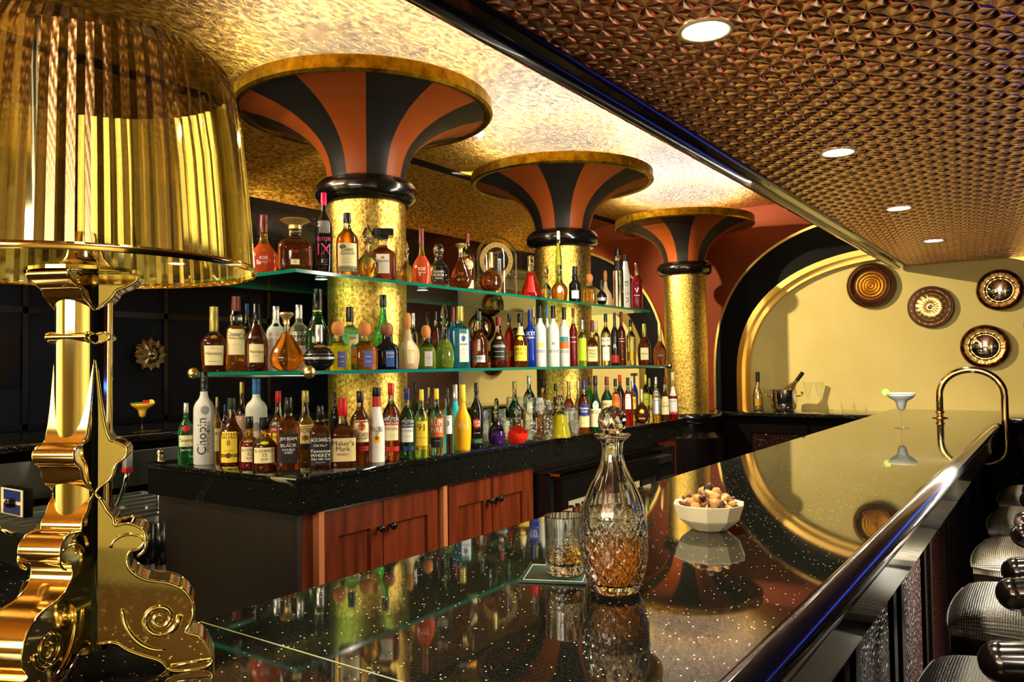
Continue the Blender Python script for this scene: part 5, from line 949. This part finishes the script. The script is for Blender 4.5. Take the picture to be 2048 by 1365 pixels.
for k, (x, l_) in enumerate(((-3.03, 'left'), (-2.96, 'right'))):
    p = at(300+22*k, 1120, 1, 1.3); o = empty('cocktail_shaker', (p.x, 1.3, .32), 0, f'black topped steel shaker bottle under the station, the {l_} one', 'shaker', 'shakers on the lower rack')
    h = max(.1, at(300+22*k, 1045, 1, 1.3).z-.32)
    bm = bmesh.new(); lathe(bm, [(0, .014), (h*.6, .018), (h*.75, .017), (h*.82, .013)], 24); finish(bm, 'tin', M['steel'], o, sharp=40)
    bm = bmesh.new(); lathe(bm, [(h*.82, .014), (h, .013)], 20); finish(bm, 'cap', CAP['black'], o)
p = at(255, 925, 1, 1.5)
t = empty('soda_gun', p, 0, 'soda gun with steel hose hanging right of the gold lamp', 'soda gun')
o = boxo('handle', -.014, .014, -.012, .012, -.02, .06, LM['silver'], t, .003)
o = boxo('collar', -.015, .015, -.013, .013, -.035, -.02, LM['red'], t)
bm = bmesh.new(); q = [(0, 0, -.03), (-.012, .0, -.07), (-.035, 0, -.11), (-.08, .0, -.16), (-.15, 0, -.22), (-.2, .05, -.35)]; tube(bm, q, .009, 10); finish(bm, 'steel_hose', M['chrome'], t)
t = empty('tap', (-3.2, 1.93, .85), 0, 'small chrome tap above the island corner', 'tap')
bm = bmesh.new(); q = at(320, 905, 1, 1.93); tube(bm, [(q.x+3.2, 0, 0), (q.x+3.2, 0, q.z-.85+.0)], .014, 12); bmesh.ops.create_uvsphere(bm, u_segments=12, v_segments=8, radius=.017, matrix=Matrix.Translation((q.x+3.2, 0, q.z-.85))); finish(bm, 'spout', M['chrome'], t)
p = at(25, 1005, 1, 1.15)
t = empty('drinks_dispenser_box', p, 0, 'white edged box with two dark blue labels behind the lamp', 'box')
boxo('casing', -.09, .075, 0.002, .03, -.045, .045, M['blackp'], t, .003); boxo('faceplate', -.085, .07, 0, .002, -.042, .042, LM['cream'], t); boxo('label', -.06, .055, -.002, 0, .006, .038, LM['navy'], t); boxo('label', -.06, .055, -.002, 0, -.038, -.006, LM['navy'], t)
bm = bmesh.new(); bmesh.ops.create_uvsphere(bm, u_segments=14, v_segments=10, radius=.016); finish(bm, 'knob', CAP['black'], t).location = (.01, -.012, 0)
bm = bmesh.new(); tube(bm, [(-.08, -.02, -.02), (-.05, -.03, -.06), (.0, -.03, -.085), (.06, -.02, -.09)], .007, 8); finish(bm, 'hose', M['brass'], t)
p = at(5, 722, 0, -6.44); o = boxo('wall_screen', -6.47, -6.44, p.y-.4, p.y+.12, p.z-.2, p.z+.2, mat('040405', rough=.15)); tag(o, 'black blank screen on the dark wall at the far left', 'screen')
# ------------------------------------------------------------------ world, view
w = bpy.data.worlds.new('world'); SC.world = w; w.use_nodes = True; bg = w.node_tree.nodes['Background']; bg.inputs[0].default_value = (1, .85, .6, 1); bg.inputs[1].default_value = .08
tag(boxo('added_blue_strip', .35, 2.85, WY-.04, WY-.01, 1.28, 1.34, mat((.03, .12, 1.), emit=5)), 'added blue light strip out of view on the far wall', 'light strip')  # added to give the rounded bar edge its blue reflected line
vs = SC.view_settings; vs.view_transform = 'Standard'; vs.look = 'None'; vs.gamma = 1; vs.exposure = .8; vs.use_curve_mapping = False
cy = SC.cycles; cy.use_denoising = True; cy.max_bounces = 10; cy.transmission_bounces = 10; cy.transparent_max_bounces = 12; cy.glossy_bounces = 5; cy.diffuse_bounces = 3
cy.sample_clamp_indirect = 6; cy.blur_glossy = .5; cy.use_adaptive_sampling = True
for L_ in [l for l in bpy.data.lights if not l.users]: bpy.data.lights.remove(L_)
